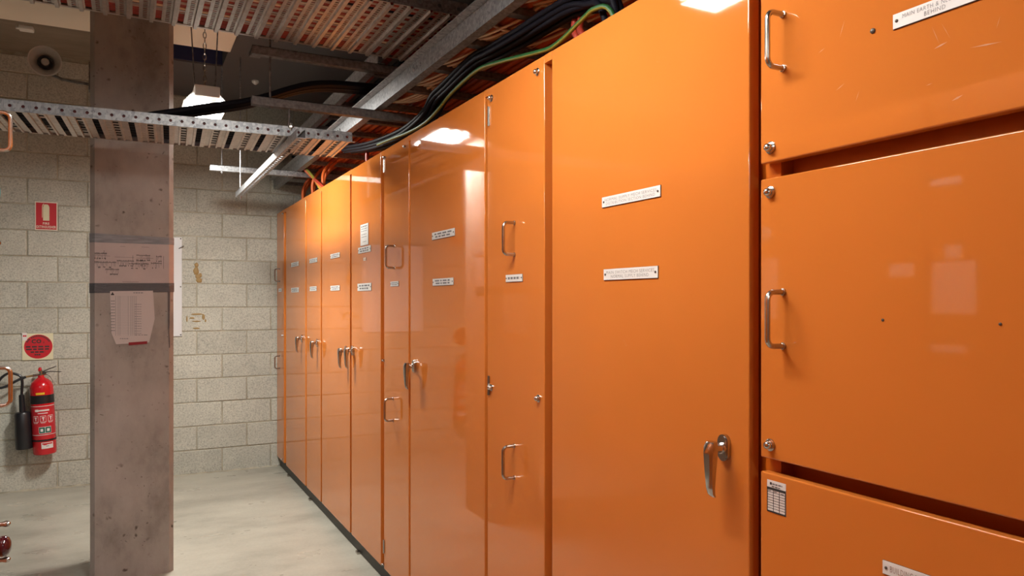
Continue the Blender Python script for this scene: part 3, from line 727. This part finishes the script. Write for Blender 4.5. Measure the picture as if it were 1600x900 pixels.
m_ = MB(); patch(m_, -30, 12, 611.6, 614.8, 0, r2); m_.fix = False; m_.build('test_sticker', YELLOW, te)
zt = hs + .094
m_ = MB(); m_.lathe([(0, .017), (.014, .017), (.018, .012), (.04, .012), (.044, .009), (.048, .003)], P3(0, 0, zt), (0, 0, 1), 14); m_.cyl(P3(0, 0, zt + .01), P3(-.05, -.005, zt + .006), .009, 10); m_.cyl(P3(0, 0, zt + .01), P3(.035, -.004, zt + .012), .009, 10); m_.build('valve', STEEL, te)
m_ = MB(); m_.cyl(P3(-.046, -.005, zt + .006), P3(-.10, -.012, zt + .001), .0075, 10); m_.build('hose_coupling', BRASS, te)
m_ = MB(); m_.tube([P3(.01, -.004, zt + .028), P3(.05, -.006, zt + .046), P3(.10, -.008, zt + .064)], [.005, .004, .003], 6); m_.build('lever', DARKSTEEL, te)
m_ = MB(); m_.tube([P3(.01, -.004, zt + .022), P3(.06, -.006, zt + .028), P3(.135, -.008, zt + .020)], [.005, .004, .003], 6); m_.build('carry_handle', DARKSTEEL, te)
m_ = MB(); m_.lathe([(0, .012), (.01, .013), (.024, .010), (.03, .004)], P3(-.004, 0, zt + .035), (0, 0, 1), 10); o = m_.build('safety_pin_cap', EXTRED, te)
hx = hity(38, 670, ey)[0] - ex
def hz(py): return hity(38, py, ey)[1] - ez
m_ = MB(); m_.lathe([(hz(699.5), .052), (hz(698), .056), (hz(645.5), .053), (hz(642.5), .046), (hz(641.8), .02)], P3(hx + .004, -.01, 0), (0, 0, 1), 24)
m_.lathe([(hz(642), .021), (hz(616), .018), (hz(614.5), .012)], P3(hx + .004, -.01, 0), (0, 0, 1), 14); m_.build('discharge_horn', RUBBER, te)
hp = [(-.095, -.012, zt + .001), (-.15, -.02, zt - .02), (-.215, -.03, zt - .055), (-.262, -.03, zt - .065), (-.275, -.02, zt - .045), (-.255, -.01, zt + .0), (-.21, -.005, zt + .035), (-.16, -.006, zt + .028), (hx + .012, -.009, zt - .01), (hx + .005, -.01, hz(616))]
m_ = MB(); m_.tube([P3(*p) for p in smooth_path(hp, 6)], .0095, 8); m_.build('hose', RUBBER, te)
m_ = MB(); m_.tube([P3(*p) for p in smooth_path([(.03, 0, zt + .012), (.055, .01, zt - .01), (.07, .02, zt - .04), (.072, .03, zt - .06)], 4)], .0018, 5); m_.build('safety_tie', DARKSTEEL, te)
m_ = MB(); m_.box(ex - .02, ex + .02, ey + Rr - .002, YW - .001, ez + .1, ez + .5); m_.build('wall_bracket', DARKSTEEL, te)
te.rotation_euler = (0, math.radians(-2.6), 0)

# ------------------------------------------------------------------ horn loudspeaker on the column
sx, sy = -.39, 4.50; sz = hity(73.5, 97, sy)[1]
tk = thing('horn_loudspeaker', 'round grey horn loudspeaker bracketed to the column below the ceiling', 'loudspeaker', (sx, sy, sz))
ax = Vector((.06, -1, -.16)).normalized()
m_ = MB(); m_.lathe([(-.14, .028), (-.12, .034), (-.06, .036), (-.02, .05), (.03, .069), (.036, .076), (.042, .076), (.040, .070), (.0, .048), (-.05, .034), (-.08, .026)], (sx, sy, sz), ax, 28); m_.build('flare', HORN, tk)
m_ = MB(); m_.lathe([(-.085, .034), (-.05, .032), (-.032, .036), (-.030, .034), (-.045, .026), (-.06, .02)], (sx, sy, sz), ax, 24); m_.build('throat', HORND, tk)
m_ = MB(); m_.lathe([(-.08, .012), (-.0, .019), (.008, .016), (.012, .006)], (sx, sy, sz), ax, 16); m_.build('centre_plug', HORN, tk)
m_ = MB(); m_.tube([(sx, sy + .09, sz - .03), (sx + .07, sy + .1, sz - .055), (CX0 - .004, sy + .1, sz - .065)], .008, 6); m_.box(CX0 - .014, CX0 - .001, sy + .07, sy + .13, sz - .1, sz + .05); m_.build('bracket', GALVD, tk)

# ------------------------------------------------------------------ ceiling things
tpn = thing('ceiling_panel', 'pale flat panel under the ceiling opening beside the hanging light', 'panel', (-.9, 4.5, 3.11))
m_ = MB(); m_.bbox(-2.6, .59, 3.9, 5.18, 3.10, 3.135, .004, 1); m_.build('board', BEIGEPANEL, tpn)
m_ = MB()
for x in (-2.2, -.6, .45):
    for y in (4.1, 4.8): m_.cyl((x, y, 3.135), (x, y, CZL if x < 0 else CZ), .006, 6)
m_.build('hanger', GALVD, tpn)
x, y = hitz(399, 126, CZ)
m_ = MB(); m_.lathe([(0, .026), (.012, .026), (.02, .02), (.03, .008)], (x, y, CZ - .0005), (0, 0, -1), 16); tag(m_.build('smoke_detector', WHITE, loc=(0, 0, 0)), 'tiny white smoke detector on the dark soffit', 'detector')
x, y = hitz(396, 79, CZ)
m_ = MB(); m_.box(x - .02, x + .05, y - .06, y + .06, CZ - .03, CZ - .0005); tag(m_.build('ceiling_box', GALVD), 'small square metal box on the dark soffit above the strut', 'box')
x, y = hitz(42, 43, 3.095)
m_ = MB(); m_.bbox(x - .04, x + .035, y - .03, y + .03, 3.075, 3.0995, .004, 1); m_.cyl((x - .055, y, 3.087), (x - .04, y, 3.087), .01, 8); tag(m_.build('junction_box', WHITE), 'small white junction box fixed under the pale panel', 'box')

# ------------------------------------------------------------------ ladders, struts, trays
def rail(mb, x, y0, y1, z0, hgt, left=.036, right=.040, th=.004, mi=0):
    mb.box(x, x + th, y0, y1, z0, z0 + hgt, mi); mb.box(x - left, x, y0, y1, z0 + hgt - th, z0 + hgt, mi); mb.box(x + th, x + right, y0, y1, z0, z0 + th, mi)
LXR, LZ = 1.12, 2.443
tl = thing('cable_ladder', 'galvanised cable ladder carrying red and beige cables just above the cabinets', 'cable ladder', (LXR, 3.0, LZ))
m_ = MB(); rail(m_, LXR, .2, YW - .01, LZ, .078)
for (y, k) in ((3.02, 3), (4.4, 2)):
    for j in range(k): m_.lathe([(0, .009), (.006, .009), (.007, .004)], (LXR, y + j * .045, LZ + .04), (-1, 0, 0), 8)
m_.build('rail', GALV, tl)
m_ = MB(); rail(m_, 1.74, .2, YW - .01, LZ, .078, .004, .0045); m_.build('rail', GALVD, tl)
m_ = MB(); m_.box(-.31, .31, -.02, .02, 0, .004); m_.box(-.31, .31, -.021, -.017, 0, .024); m_.box(-.31, .31, .017, .021, 0, .024); RUNG = meshof(m_, 'rung', GALVD)
yy = 2.27 - .35 * 5
while yy < YW - .1:
    inst('rung', RUNG, (LXR + .31 + .004, yy, LZ + .006), tl); yy += .35
tu = thing('cable_ladder', 'upper galvanised cable ladder in shadow behind the perforated tray', 'cable ladder', (1.15, 5, 2.70))
m_ = MB(); rail(m_, 1.126, 3.66, YW - .01, 2.675, .075, .004, .04); m_.build('rail', GALV, tu)
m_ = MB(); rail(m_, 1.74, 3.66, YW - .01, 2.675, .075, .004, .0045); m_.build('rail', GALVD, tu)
yy = 3.9
while yy < YW - .1:
    inst('rung', RUNG, (1.126 + .31, yy, 2.681), tu); yy += .35

def channel(mb, x0, x1, y, z0, s=.041, th=.003, along='x', slots=False, mi=0):
    """strut channel, open side up"""
    f = (lambda a0, a1, b0, b1, c0, c1: mb.box(a0, a1, b0, b1, c0, c1, mi)) if along == 'x' else (lambda a0, a1, b0, b1, c0, c1: mb.box(b0, b1, a0, a1, c0, c1, mi))
    f(x0, x1, y - s / 2, y - s / 2 + th, z0, z0 + s); f(x0, x1, y + s / 2 - th, y + s / 2, z0, z0 + s)
    f(x0, x1, y - s / 2, y - s / 2 + .009, z0 + s - .003, z0 + s); f(x0, x1, y + s / 2 - .009, y + s / 2, z0 + s - .003, z0 + s)
    if not slots: f(x0, x1, y - s / 2 + th, y + s / 2 - th, z0, z0 + th)
    else:
        f(x0, x1, y - s / 2 + th, y - .0075, z0, z0 + th); f(x0, x1, y + .0075, y + s / 2 - th, z0, z0 + th)
        n = int((x1 - x0) / .05)
        for k in range(n + 1):
            a = x0 + k * (x1 - x0 - .02) / n; f(a, a + .02, y - .0075, y + .0075, z0, z0 + th)
def rod(x, y, z0, z1, parent, m=GALVD, r=.005):
    q = MB(); q.cyl((x, y, z0), (x, y, z1), r, 8); q.lathe([(0, r * 2), (.008, r * 2)], (x, y, z0 + .012), (0, 0, 1), 6); return q.build('threaded_rod', m, parent)
tt = thing('trapeze_hanger', 'two level strut hanger on threaded rods in front of the cable ladder', 'hanger', (1.1, 3.69, 2.4), 'strut hangers under the cable ladders')
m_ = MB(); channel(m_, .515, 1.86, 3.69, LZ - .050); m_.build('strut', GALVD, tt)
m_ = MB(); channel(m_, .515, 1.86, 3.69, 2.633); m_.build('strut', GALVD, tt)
rod(.60, 3.69, LZ - .06, CZ, tt); rod(1.80, 3.69, LZ - .06, CZ, tt)
tt = thing('trapeze_hanger', 'brightly lit strut hanger near the block wall below the hanging light', 'hanger', (1.1, 5.74, 2.4), 'strut hangers under the cable ladders')
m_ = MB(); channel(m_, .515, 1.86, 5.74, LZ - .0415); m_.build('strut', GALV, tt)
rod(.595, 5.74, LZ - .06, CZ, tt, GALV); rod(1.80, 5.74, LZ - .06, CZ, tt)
for yy in (1.6,):
    tt = thing('trapeze_hanger', 'strut hanger under the cable ladder over the widest door, above the view', 'hanger', (1.1, yy, 2.4), 'strut hangers under the cable ladders')
    m_ = MB(); channel(m_, .95, 1.86, yy, LZ - .0415); m_.build('strut', GALVD, tt)
    rod(1.0, yy, LZ - .06, CZ, tt); rod(1.80, yy, LZ - .06, CZ, tt)

TBZ = 2.24                                                    # bottom of the solid ribbed tray
TBY0, TBY1, TBX0, TBX1 = 3.60, 4.04, -1.70, .972
ts_ = thing('slotted_strut', 'slotted strut running under the end of the ribbed cable tray', 'strut', (.69, 4.6, TBZ - .045))
m_ = MB(); channel(m_, 3.40, 5.58, .69, TBZ - .0465, along='y', slots=True); m_.build('channel', GALV, ts_)
rod(.69, 3.69, TBZ - .06, LZ - .05, ts_, GALVD, .005); rod(.655, 3.46, TBZ - .002, TBZ + .03, ts_, STEEL, .006); rod(.69, 5.48, TBZ - .07, CZ, ts_, GALV)

def hole_strip(mb, x0, n, p, y, z0, hgt, r, mi=0):             # upright flange (facing -Y) with a row of real holes
    k = 12
    for i in range(n):
        a0 = x0 + i * p; cx, cz = a0 + p / 2, z0 + hgt * .5
        out = []
        for j in range(k):
            a = 2 * math.pi * (j + .5) / k; c_, s_ = math.cos(a), math.sin(a); q = max(abs(c_) / (p / 2), abs(s_) / (hgt / 2)); out.append((cx + c_ / q, cz + s_ / q))
        # put the corners in
        inn = [(cx + r * math.cos(2 * math.pi * (j + .5) / k), cz + r * math.sin(2 * math.pi * (j + .5) / k)) for j in range(k)]
        cor = [(a0 + p, z0 + hgt), (a0, z0 + hgt), (a0, z0), (a0 + p, z0)]
        for (yy_, th) in ((y, 0),):
            o = len(mb.v); mb.v += [Vector((u, yy_, v)) for u, v in out + inn + cor]
            mb.v += [Vector((u, yy_ + .002, v)) for u, v in inn]
            for j in range(k):
                j2 = (j + 1) % k; mb.f.append([o + j, o + j2, o + k + j2, o + k + j]); mb.m.append(mi)
                mb.f.append([o + k + j, o + k + j2, o + 2 * k + 4 + j2, o + 2 * k + 4 + j]); mb.m.append(mi)
                a, c_ = out[j], out[j2]
                if abs(a[0] - c_[0]) > 1e-6 and abs(a[1] - c_[1]) > 1e-6:
                    ci = min(range(4), key=lambda q: abs(cor[q][0] - (a[0] + c_[0]) / 2) + abs(cor[q][1] - (a[1] + c_[1]) / 2))
                    mb.f.append([o + j, o + 2 * k + ci, o + j2]); mb.m.append(mi)

ttr = thing('cable_tray', 'ribbed galvanised cable tray crossing in front of the concrete column', 'cable tray', ((TBX0 + TBX1) / 2, TBY0, TBZ))
PB = .0463
nB = int((TBX1 - TBX0) / PB)
m_ = MB(); hole_strip(m_, TBX1 - nB * PB, nB, PB, TBY0, TBZ, .046, .0068)
for i in range(nB + 1):
    xx = TBX1 - nB * PB + i * PB; m_.box(xx - .0018, xx + .0018, TBY0 - .0035, TBY0, TBZ + .001, TBZ + .046); m_.box(xx - PB * .30, xx - PB * .22, TBY0 - .0012, TBY0, TBZ + .002, TBZ + .045)
m_.box(TBX1 - nB * PB, TBX1, TBY0, TBY0 + .012, TBZ + .046, TBZ + .048)
m_.build('side_flange', GALV, ttr)
m_ = MB(); m_.box(TBX1 - nB * PB, TBX1, TBY1 - .002, TBY1, TBZ, TBZ + .046); m_.build('side_flange', GALV, ttr)
# one rib period, three flange pitches wide, seen from below: plate, groove with pierced web, plate, open slot
RP = PB * 3; W0, W1 = TBY0 + .001, TBY1 - .001
def rib_mesh():
    q = MB()
    prof = [(0, .0), (.020, .0), (.022, .006), (.040, .006), (.0415, .0), (.049, 0), (.051, .010), (.073, .010), (.075, 0), (.083, 0), (.085, .005), (.102, .005), (.104, 0), (RP - .024, 0)]
    pts = prof + [(u, v + .002) for u, v in prof[::-1]]
    q.extrude(pts, lambda u, v, w_: (u, w_, v), 0, W1 - W0)
    for k in range(2): q.box(.056, .068, .08 + k * .22, .086 + k * .22, .0094, .0105, 1)
    for k in range(2): q.box(RP - .024, RP, k * .43, .008 + k * .43, .0, .003)
    return meshof(q, 'rib', [TRAYM, BLACK])
RIB = rib_mesh()
k = 0
while TBX1 - (k + 1) * RP > TBX0 - .02:
    inst('rib', RIB, (TBX1 - (k + 1) * RP + .017 - .0, W0, TBZ), ttr); k += 1

ttr.location.y += .045; ttr.rotation_euler = (0, 0, -.045)
TAZ = 2.69; TAY0, TAY1, TAX0, TAX1 = 2.93, 3.60, -1.75, 1.305
tta = thing('cable_tray', 'wide perforated cable tray full of cables at the top of the view', 'cable tray', ((TAX0 + TAX1) / 2, TAY0, TAZ))
PA = .088; nA = int((TAX1 - TAX0) / PA)
m_ = MB(); hole_strip(m_, TAX1 - nA * PA, nA, PA, TAY0, TAZ, .055, .009); m_.box(TAX1 - nA * PA, TAX1, TAY0, TAY0 + .012, TAZ + .055, TAZ + .058)
m_.build('side_flange', GALV, tta)
m_ = MB(); m_.box(TAX1 - nA * PA, TAX1, TAY1 - .002, TAY1, TAZ, TAZ + .055); m_.box(TAX1 - nA * PA, TAX1, TAY1 - .014, TAY1, TAZ - .002, TAZ); m_.build('side_flange', TRAYM, tta)
def ribA():
    q = MB(); Wd = TAY1 - TAY0 - .003
    q.extrude([(0, .0), (.003, -.011), (.017, -.011), (.020, 0), (.020, .002), (.018, .002), (.015, -.009), (.005, -.009), (.002, .002), (0, .002)], lambda u, v, w_: (u, w_, v), 0, Wd)
    for (a, c_) in ((.020, .025), (.049, .064), (.080, PA)): q.box(a, c_, 0, Wd, 0, .002)
    n = 4
    for k in range(n + 1): q.box(.025, .049, k * (Wd - .014) / n, k * (Wd - .014) / n + .014, 0, .002)
    n = 30
    for k in range(n + 1): q.box(.064, .080, k * (Wd - .010) / n, k * (Wd - .010) / n + .010, 0, .002)
    return meshof(q, 'rib', TRAYM)
RIBA = ribA()
for k in range(nA): inst('rib', RIBA, (TAX1 - (k + 1) * PA, TAY0 + .0015, TAZ), tta)
# ------------------------------------------------------------------ cables
def cable(pts, r, m, label, group, k=5, n=6, two=None):
    q = MB(); path = smooth_path(pts, k)
    q.tube(path, r, n)
    ms = [m]
    if two:
        ms = [m, two]
        for i in range(len(q.f)):
            if i < (len(path) - 1) * n and (i % n) in (2, 3): q.m[i] = 1
    return tag(q.build('cable', ms, angle=80), label, 'cable', group)
rr = random.Random(21)
# on the wide perforated tray: side by side, red with some black and off-white
y = TAY0 + .03; i = 0
pal = [(C_RED, 'red'), (C_PINK, 'white'), (C_RED, 'red'), (C_BLACK, 'black'), (C_PINK, 'white'), (C_RED, 'red'), (C_PINK, 'white'), (C_RED, 'red'), (C_BEIGE, 'beige')]
while y < TAY1 - .03:
    r = rr.choice((.009, .011, .013, .015)); m, nm = pal[i % len(pal)] if y < TAY1 - .10 else (C_RED, 'red')
    z = TAZ + .003 + r; w1 = rr.uniform(-.006, .006)
    ex_ = 1.9 if nm in ('white', 'beige') else rr.uniform(1.45, 1.8)
    cable([(TAX0 - .2, y + r, z), (-.6, y + r + w1, z), (.3, y + r - w1, z), (1.1, y + r, z), (1.28, y + r, z + .004), (1.45, y + r, z - .04), (ex_, y + r, z - .12 - rr.uniform(0, .03))], r, m,
          nm + ' cable lying across the wide perforated tray', nm + ' cables on the wide perforated tray', 4)
    y += 2 * r + .002; i += 1
# along the ladder above the cabinets: rows of orange-red cables
for k in range(13):
    x = 1.20 + k * .040; r = .0145 + .002 * (k % 2); z = LZ + .032 + r
    cable([(x, .3, z), (x + .01, 1.6, z + .004), (x - .006, 2.8, z), (x + .006, 4.2, z + .003), (x, 5.4, z), (x, 6.2 - .02 * k, z)], r, C_ORANGE if k % 3 else C_RED,
          'orange red cable laid along the ladder above the cabinets', 'orange red cables on the ladder', 5)
# short cross laid orange cables that show between the far rungs
for k in range(30):
    yy = 4.10 + k * .052
    if yy > 5.6: break
    cable([(1.14, yy, LZ + .075), (1.3, yy - .02, LZ + .066 - .0), (1.5, yy - .03, LZ + .07), (1.72, yy - .03, LZ + .08)], .014, C_ORANGE, 'short orange cable crossing the far end of the ladder', 'orange cables crossing the ladder', 3)
# beige wiring sagging between the rungs
for (yb, n_, wh) in ((2.05, 9, 'nearest'), (2.44, 8, 'second nearest'), (2.82, 6, 'third nearest'), (3.14, 5, 'fourth nearest'), (3.46, 4, 'fifth nearest')):
    for k in range(n_):
        x = 1.19 + k * .030 + rr.uniform(-.004, .004); dz = rr.uniform(0, .012)
        yb0, yb1 = yb - .30, yb + .26
        cable([(x + .10 + .02 * k * .3, yb0, LZ + .055), (x + .06, yb - .14, LZ + .020 + dz), (x + .02, yb, LZ + .012 + dz), (x, yb + .10, LZ + .018 + dz), (x - .02, yb1 - .04, LZ + .05)], .0062, C_BEIGE,
              'thin beige cable sagging in the ' + wh + ' gap between ladder rungs', 'beige cables in the ' + wh + ' rung gap', 4)
for k in range(4):
    x = 1.36 + .012 * k
    cable([(x + .10, 1.60, LZ + .05), (x + .03, 1.85, LZ - .01), (x - .03, 2.1, LZ - .028 + .006 * k), (x - .12, 2.34, LZ - .02), (x - .17, 2.5, LZ + .06)], .0055, C_BEIGE, 'thin beige cable looping below the rungs near the front', 'looping beige cables')
# black bundle and earth wire along the cabinet tops
path = [(968, 22), (952, 9), (925, 6), (891, 18), (850, 41), (809, 66), (767, 89), (740, 103), (700, 142), (682, 160), (667, 185), (640, 208), (615, 221), (578, 233), (540, 238)]
XB = 1.235
base = [Vector((XB + .02 if i < 3 else XB, *hitx(px, py, XB))) for i, (px, py) in enumerate(path)]
base[0] = Vector((XB + .03, base[0].y, 2.15))
offs = [(0, .004), (.020, .012), (-.018, .012), (.003, .024), (.034, .0), (.024, .030), (-.018, .032)]
for k, (dx, dz) in enumerate(offs):
    pts = []
    for i, p in enumerate(base):
        wv = .006 * math.sin(i * 1.3 + k * 2)
        pts.append(p + Vector((dx + wv, (.02 * (k % 3) if i < 3 else 0), dz + wv * .5)))
    cable(pts, .0098, C_BLACK, 'black power cable bundled along the tops of the cabinets', 'black cables along the cabinet tops', 4, 8)
ep = [(960, 27), (946, 16), (930, 13.5), (912, 28), (882, 58), (862, 74), (846, 80), (815, 88), (780, 97), (745, 110), (705, 146), (684, 172), (664, 192), (640, 206), (612, 217), (590, 226)]
pts = [Vector((XB - .035, *hitx(px, py, XB - .035))) for px, py in ep]
for i in range(2): pts[i].x += .05 - .03 * i
pts[0].z -= .12
cable(pts, .0075, C_GREEN, 'green and yellow earth cable running along the black bundle', None, 4, 8, C_YELLOW)
# cables that drop into the far cabinets
for k in range(9):
    yb = 5.35 + k * .12; x = 1.24 + .03 * (k % 3)
    bow = rr.uniform(-.10, .14)
    cable([(x + .1, yb + bow, LZ + .06), (x + .03, yb + bow * .9, LZ - .02), (x, yb + bow * .3, LZ - .10), (x + .01, yb, ZT - .02)], .012, C_ORANGE, 'orange cable curving down into the farthest cabinets', 'orange cables dropping into the far cabinets', 5)
for (dx, m, nm) in ((0, C_YELLOW, 'yellow'), (.018, C_ORANGE, 'orange'), (.036, C_ORANGE, 'orange'), (.052, C_RED, 'red')):
    y1, z1 = hitx(474, 262, 1.18); y2, z2 = hitx(499, 296, 1.18)
    cable([(1.17, y1 + .18 + dx, LZ + .05), (1.175, y1 + dx, z1 + .01), (1.18, (y1 + y2) / 2 - .02 + dx * .7, (z1 + z2) / 2 + .02), (1.19, y2 - dx * 2, z2), (1.20, y2 - .08 - dx * 2, ZT - .03)], .010, m,
          nm + ' cable of the slanting drop into the slim third cabinet', nm + ' cables of the slanting drop' , 5)
# short orange drop pieces at the near side and an upright at the middle
for (pa, pb) in (((897, 46), (903, 62)), ((906, 44), (912, 58)), ((574, 238), (574, 251))):
    a, c_ = hitx(pa[0], pa[1], 1.27), hitx(pb[0], pb[1], 1.27)
    cable([(1.28, a[0], a[1] + .06), (1.27, a[0], a[1]), (1.27, c_[0], c_[1]), (1.28, c_[0] - .01, ZT - .03)], .012, C_RED, 'short red cable dropping behind the cabinet top edge', 'short red drops behind the top edge', 4)
# black bundle crossing from the ladder down on to the ribbed tray
for k in range(9):
    dy = -.07 + .022 * (k % 7); dz = .012 * (k // 7) + rr.uniform(-.004, .004)
    cable([(1.62, 3.86 + dy, 2.60 + dz), (1.12, 3.86 + dy, 2.585 + dz), (.82, 3.86 + dy, 2.555 + dz), (.535, 3.86 + dy, 2.44 + dz), (.30, 3.87 + dy, 2.375 + dz), (.10, 3.87 + dy * .9, 2.32 + dz), (-.15, 3.86 + dy * .8, TBZ + .022), (-.7, 3.85 + dy * .8, TBZ + .02), (-1.8, 3.85 + dy * .8, TBZ + .02)], .0115, C_BLACK,
          'thick black cable swooping from the ladder down onto the ribbed tray', 'black cables swooping onto the ribbed tray', 6, 8)
for k in range(7):
    yy = 3.668 + .055 * k
    if k == 0: m, nm = C_RED_SHADED, 'shaded red'
    else: m, nm = C_BLACK, 'black'
    cable([(.95, yy - .057, TBZ + .026), (.3, yy - .028, TBZ + .025), (-.6, yy + .012, TBZ + .0245), (-1.7, yy + .06, TBZ + .025)], .019, m, nm + ' cable lying straight in the ribbed tray', nm + ' cables in the ribbed tray', 3)
# black and brown cables on the upper ladder
for k in range(6):
    x = 1.2 + .07 * k
    cable([(x, 3.7, 2.72), (x + .01, 4.6, 2.722), (x, 5.6, 2.72), (x, 6.6, 2.72)], .017, C_BLACK if k % 2 else C_RED, ('black' if k % 2 else 'red') + ' cable along the shadowed upper ladder', ('black' if k % 2 else 'red') + ' cables on the upper ladder', 3)
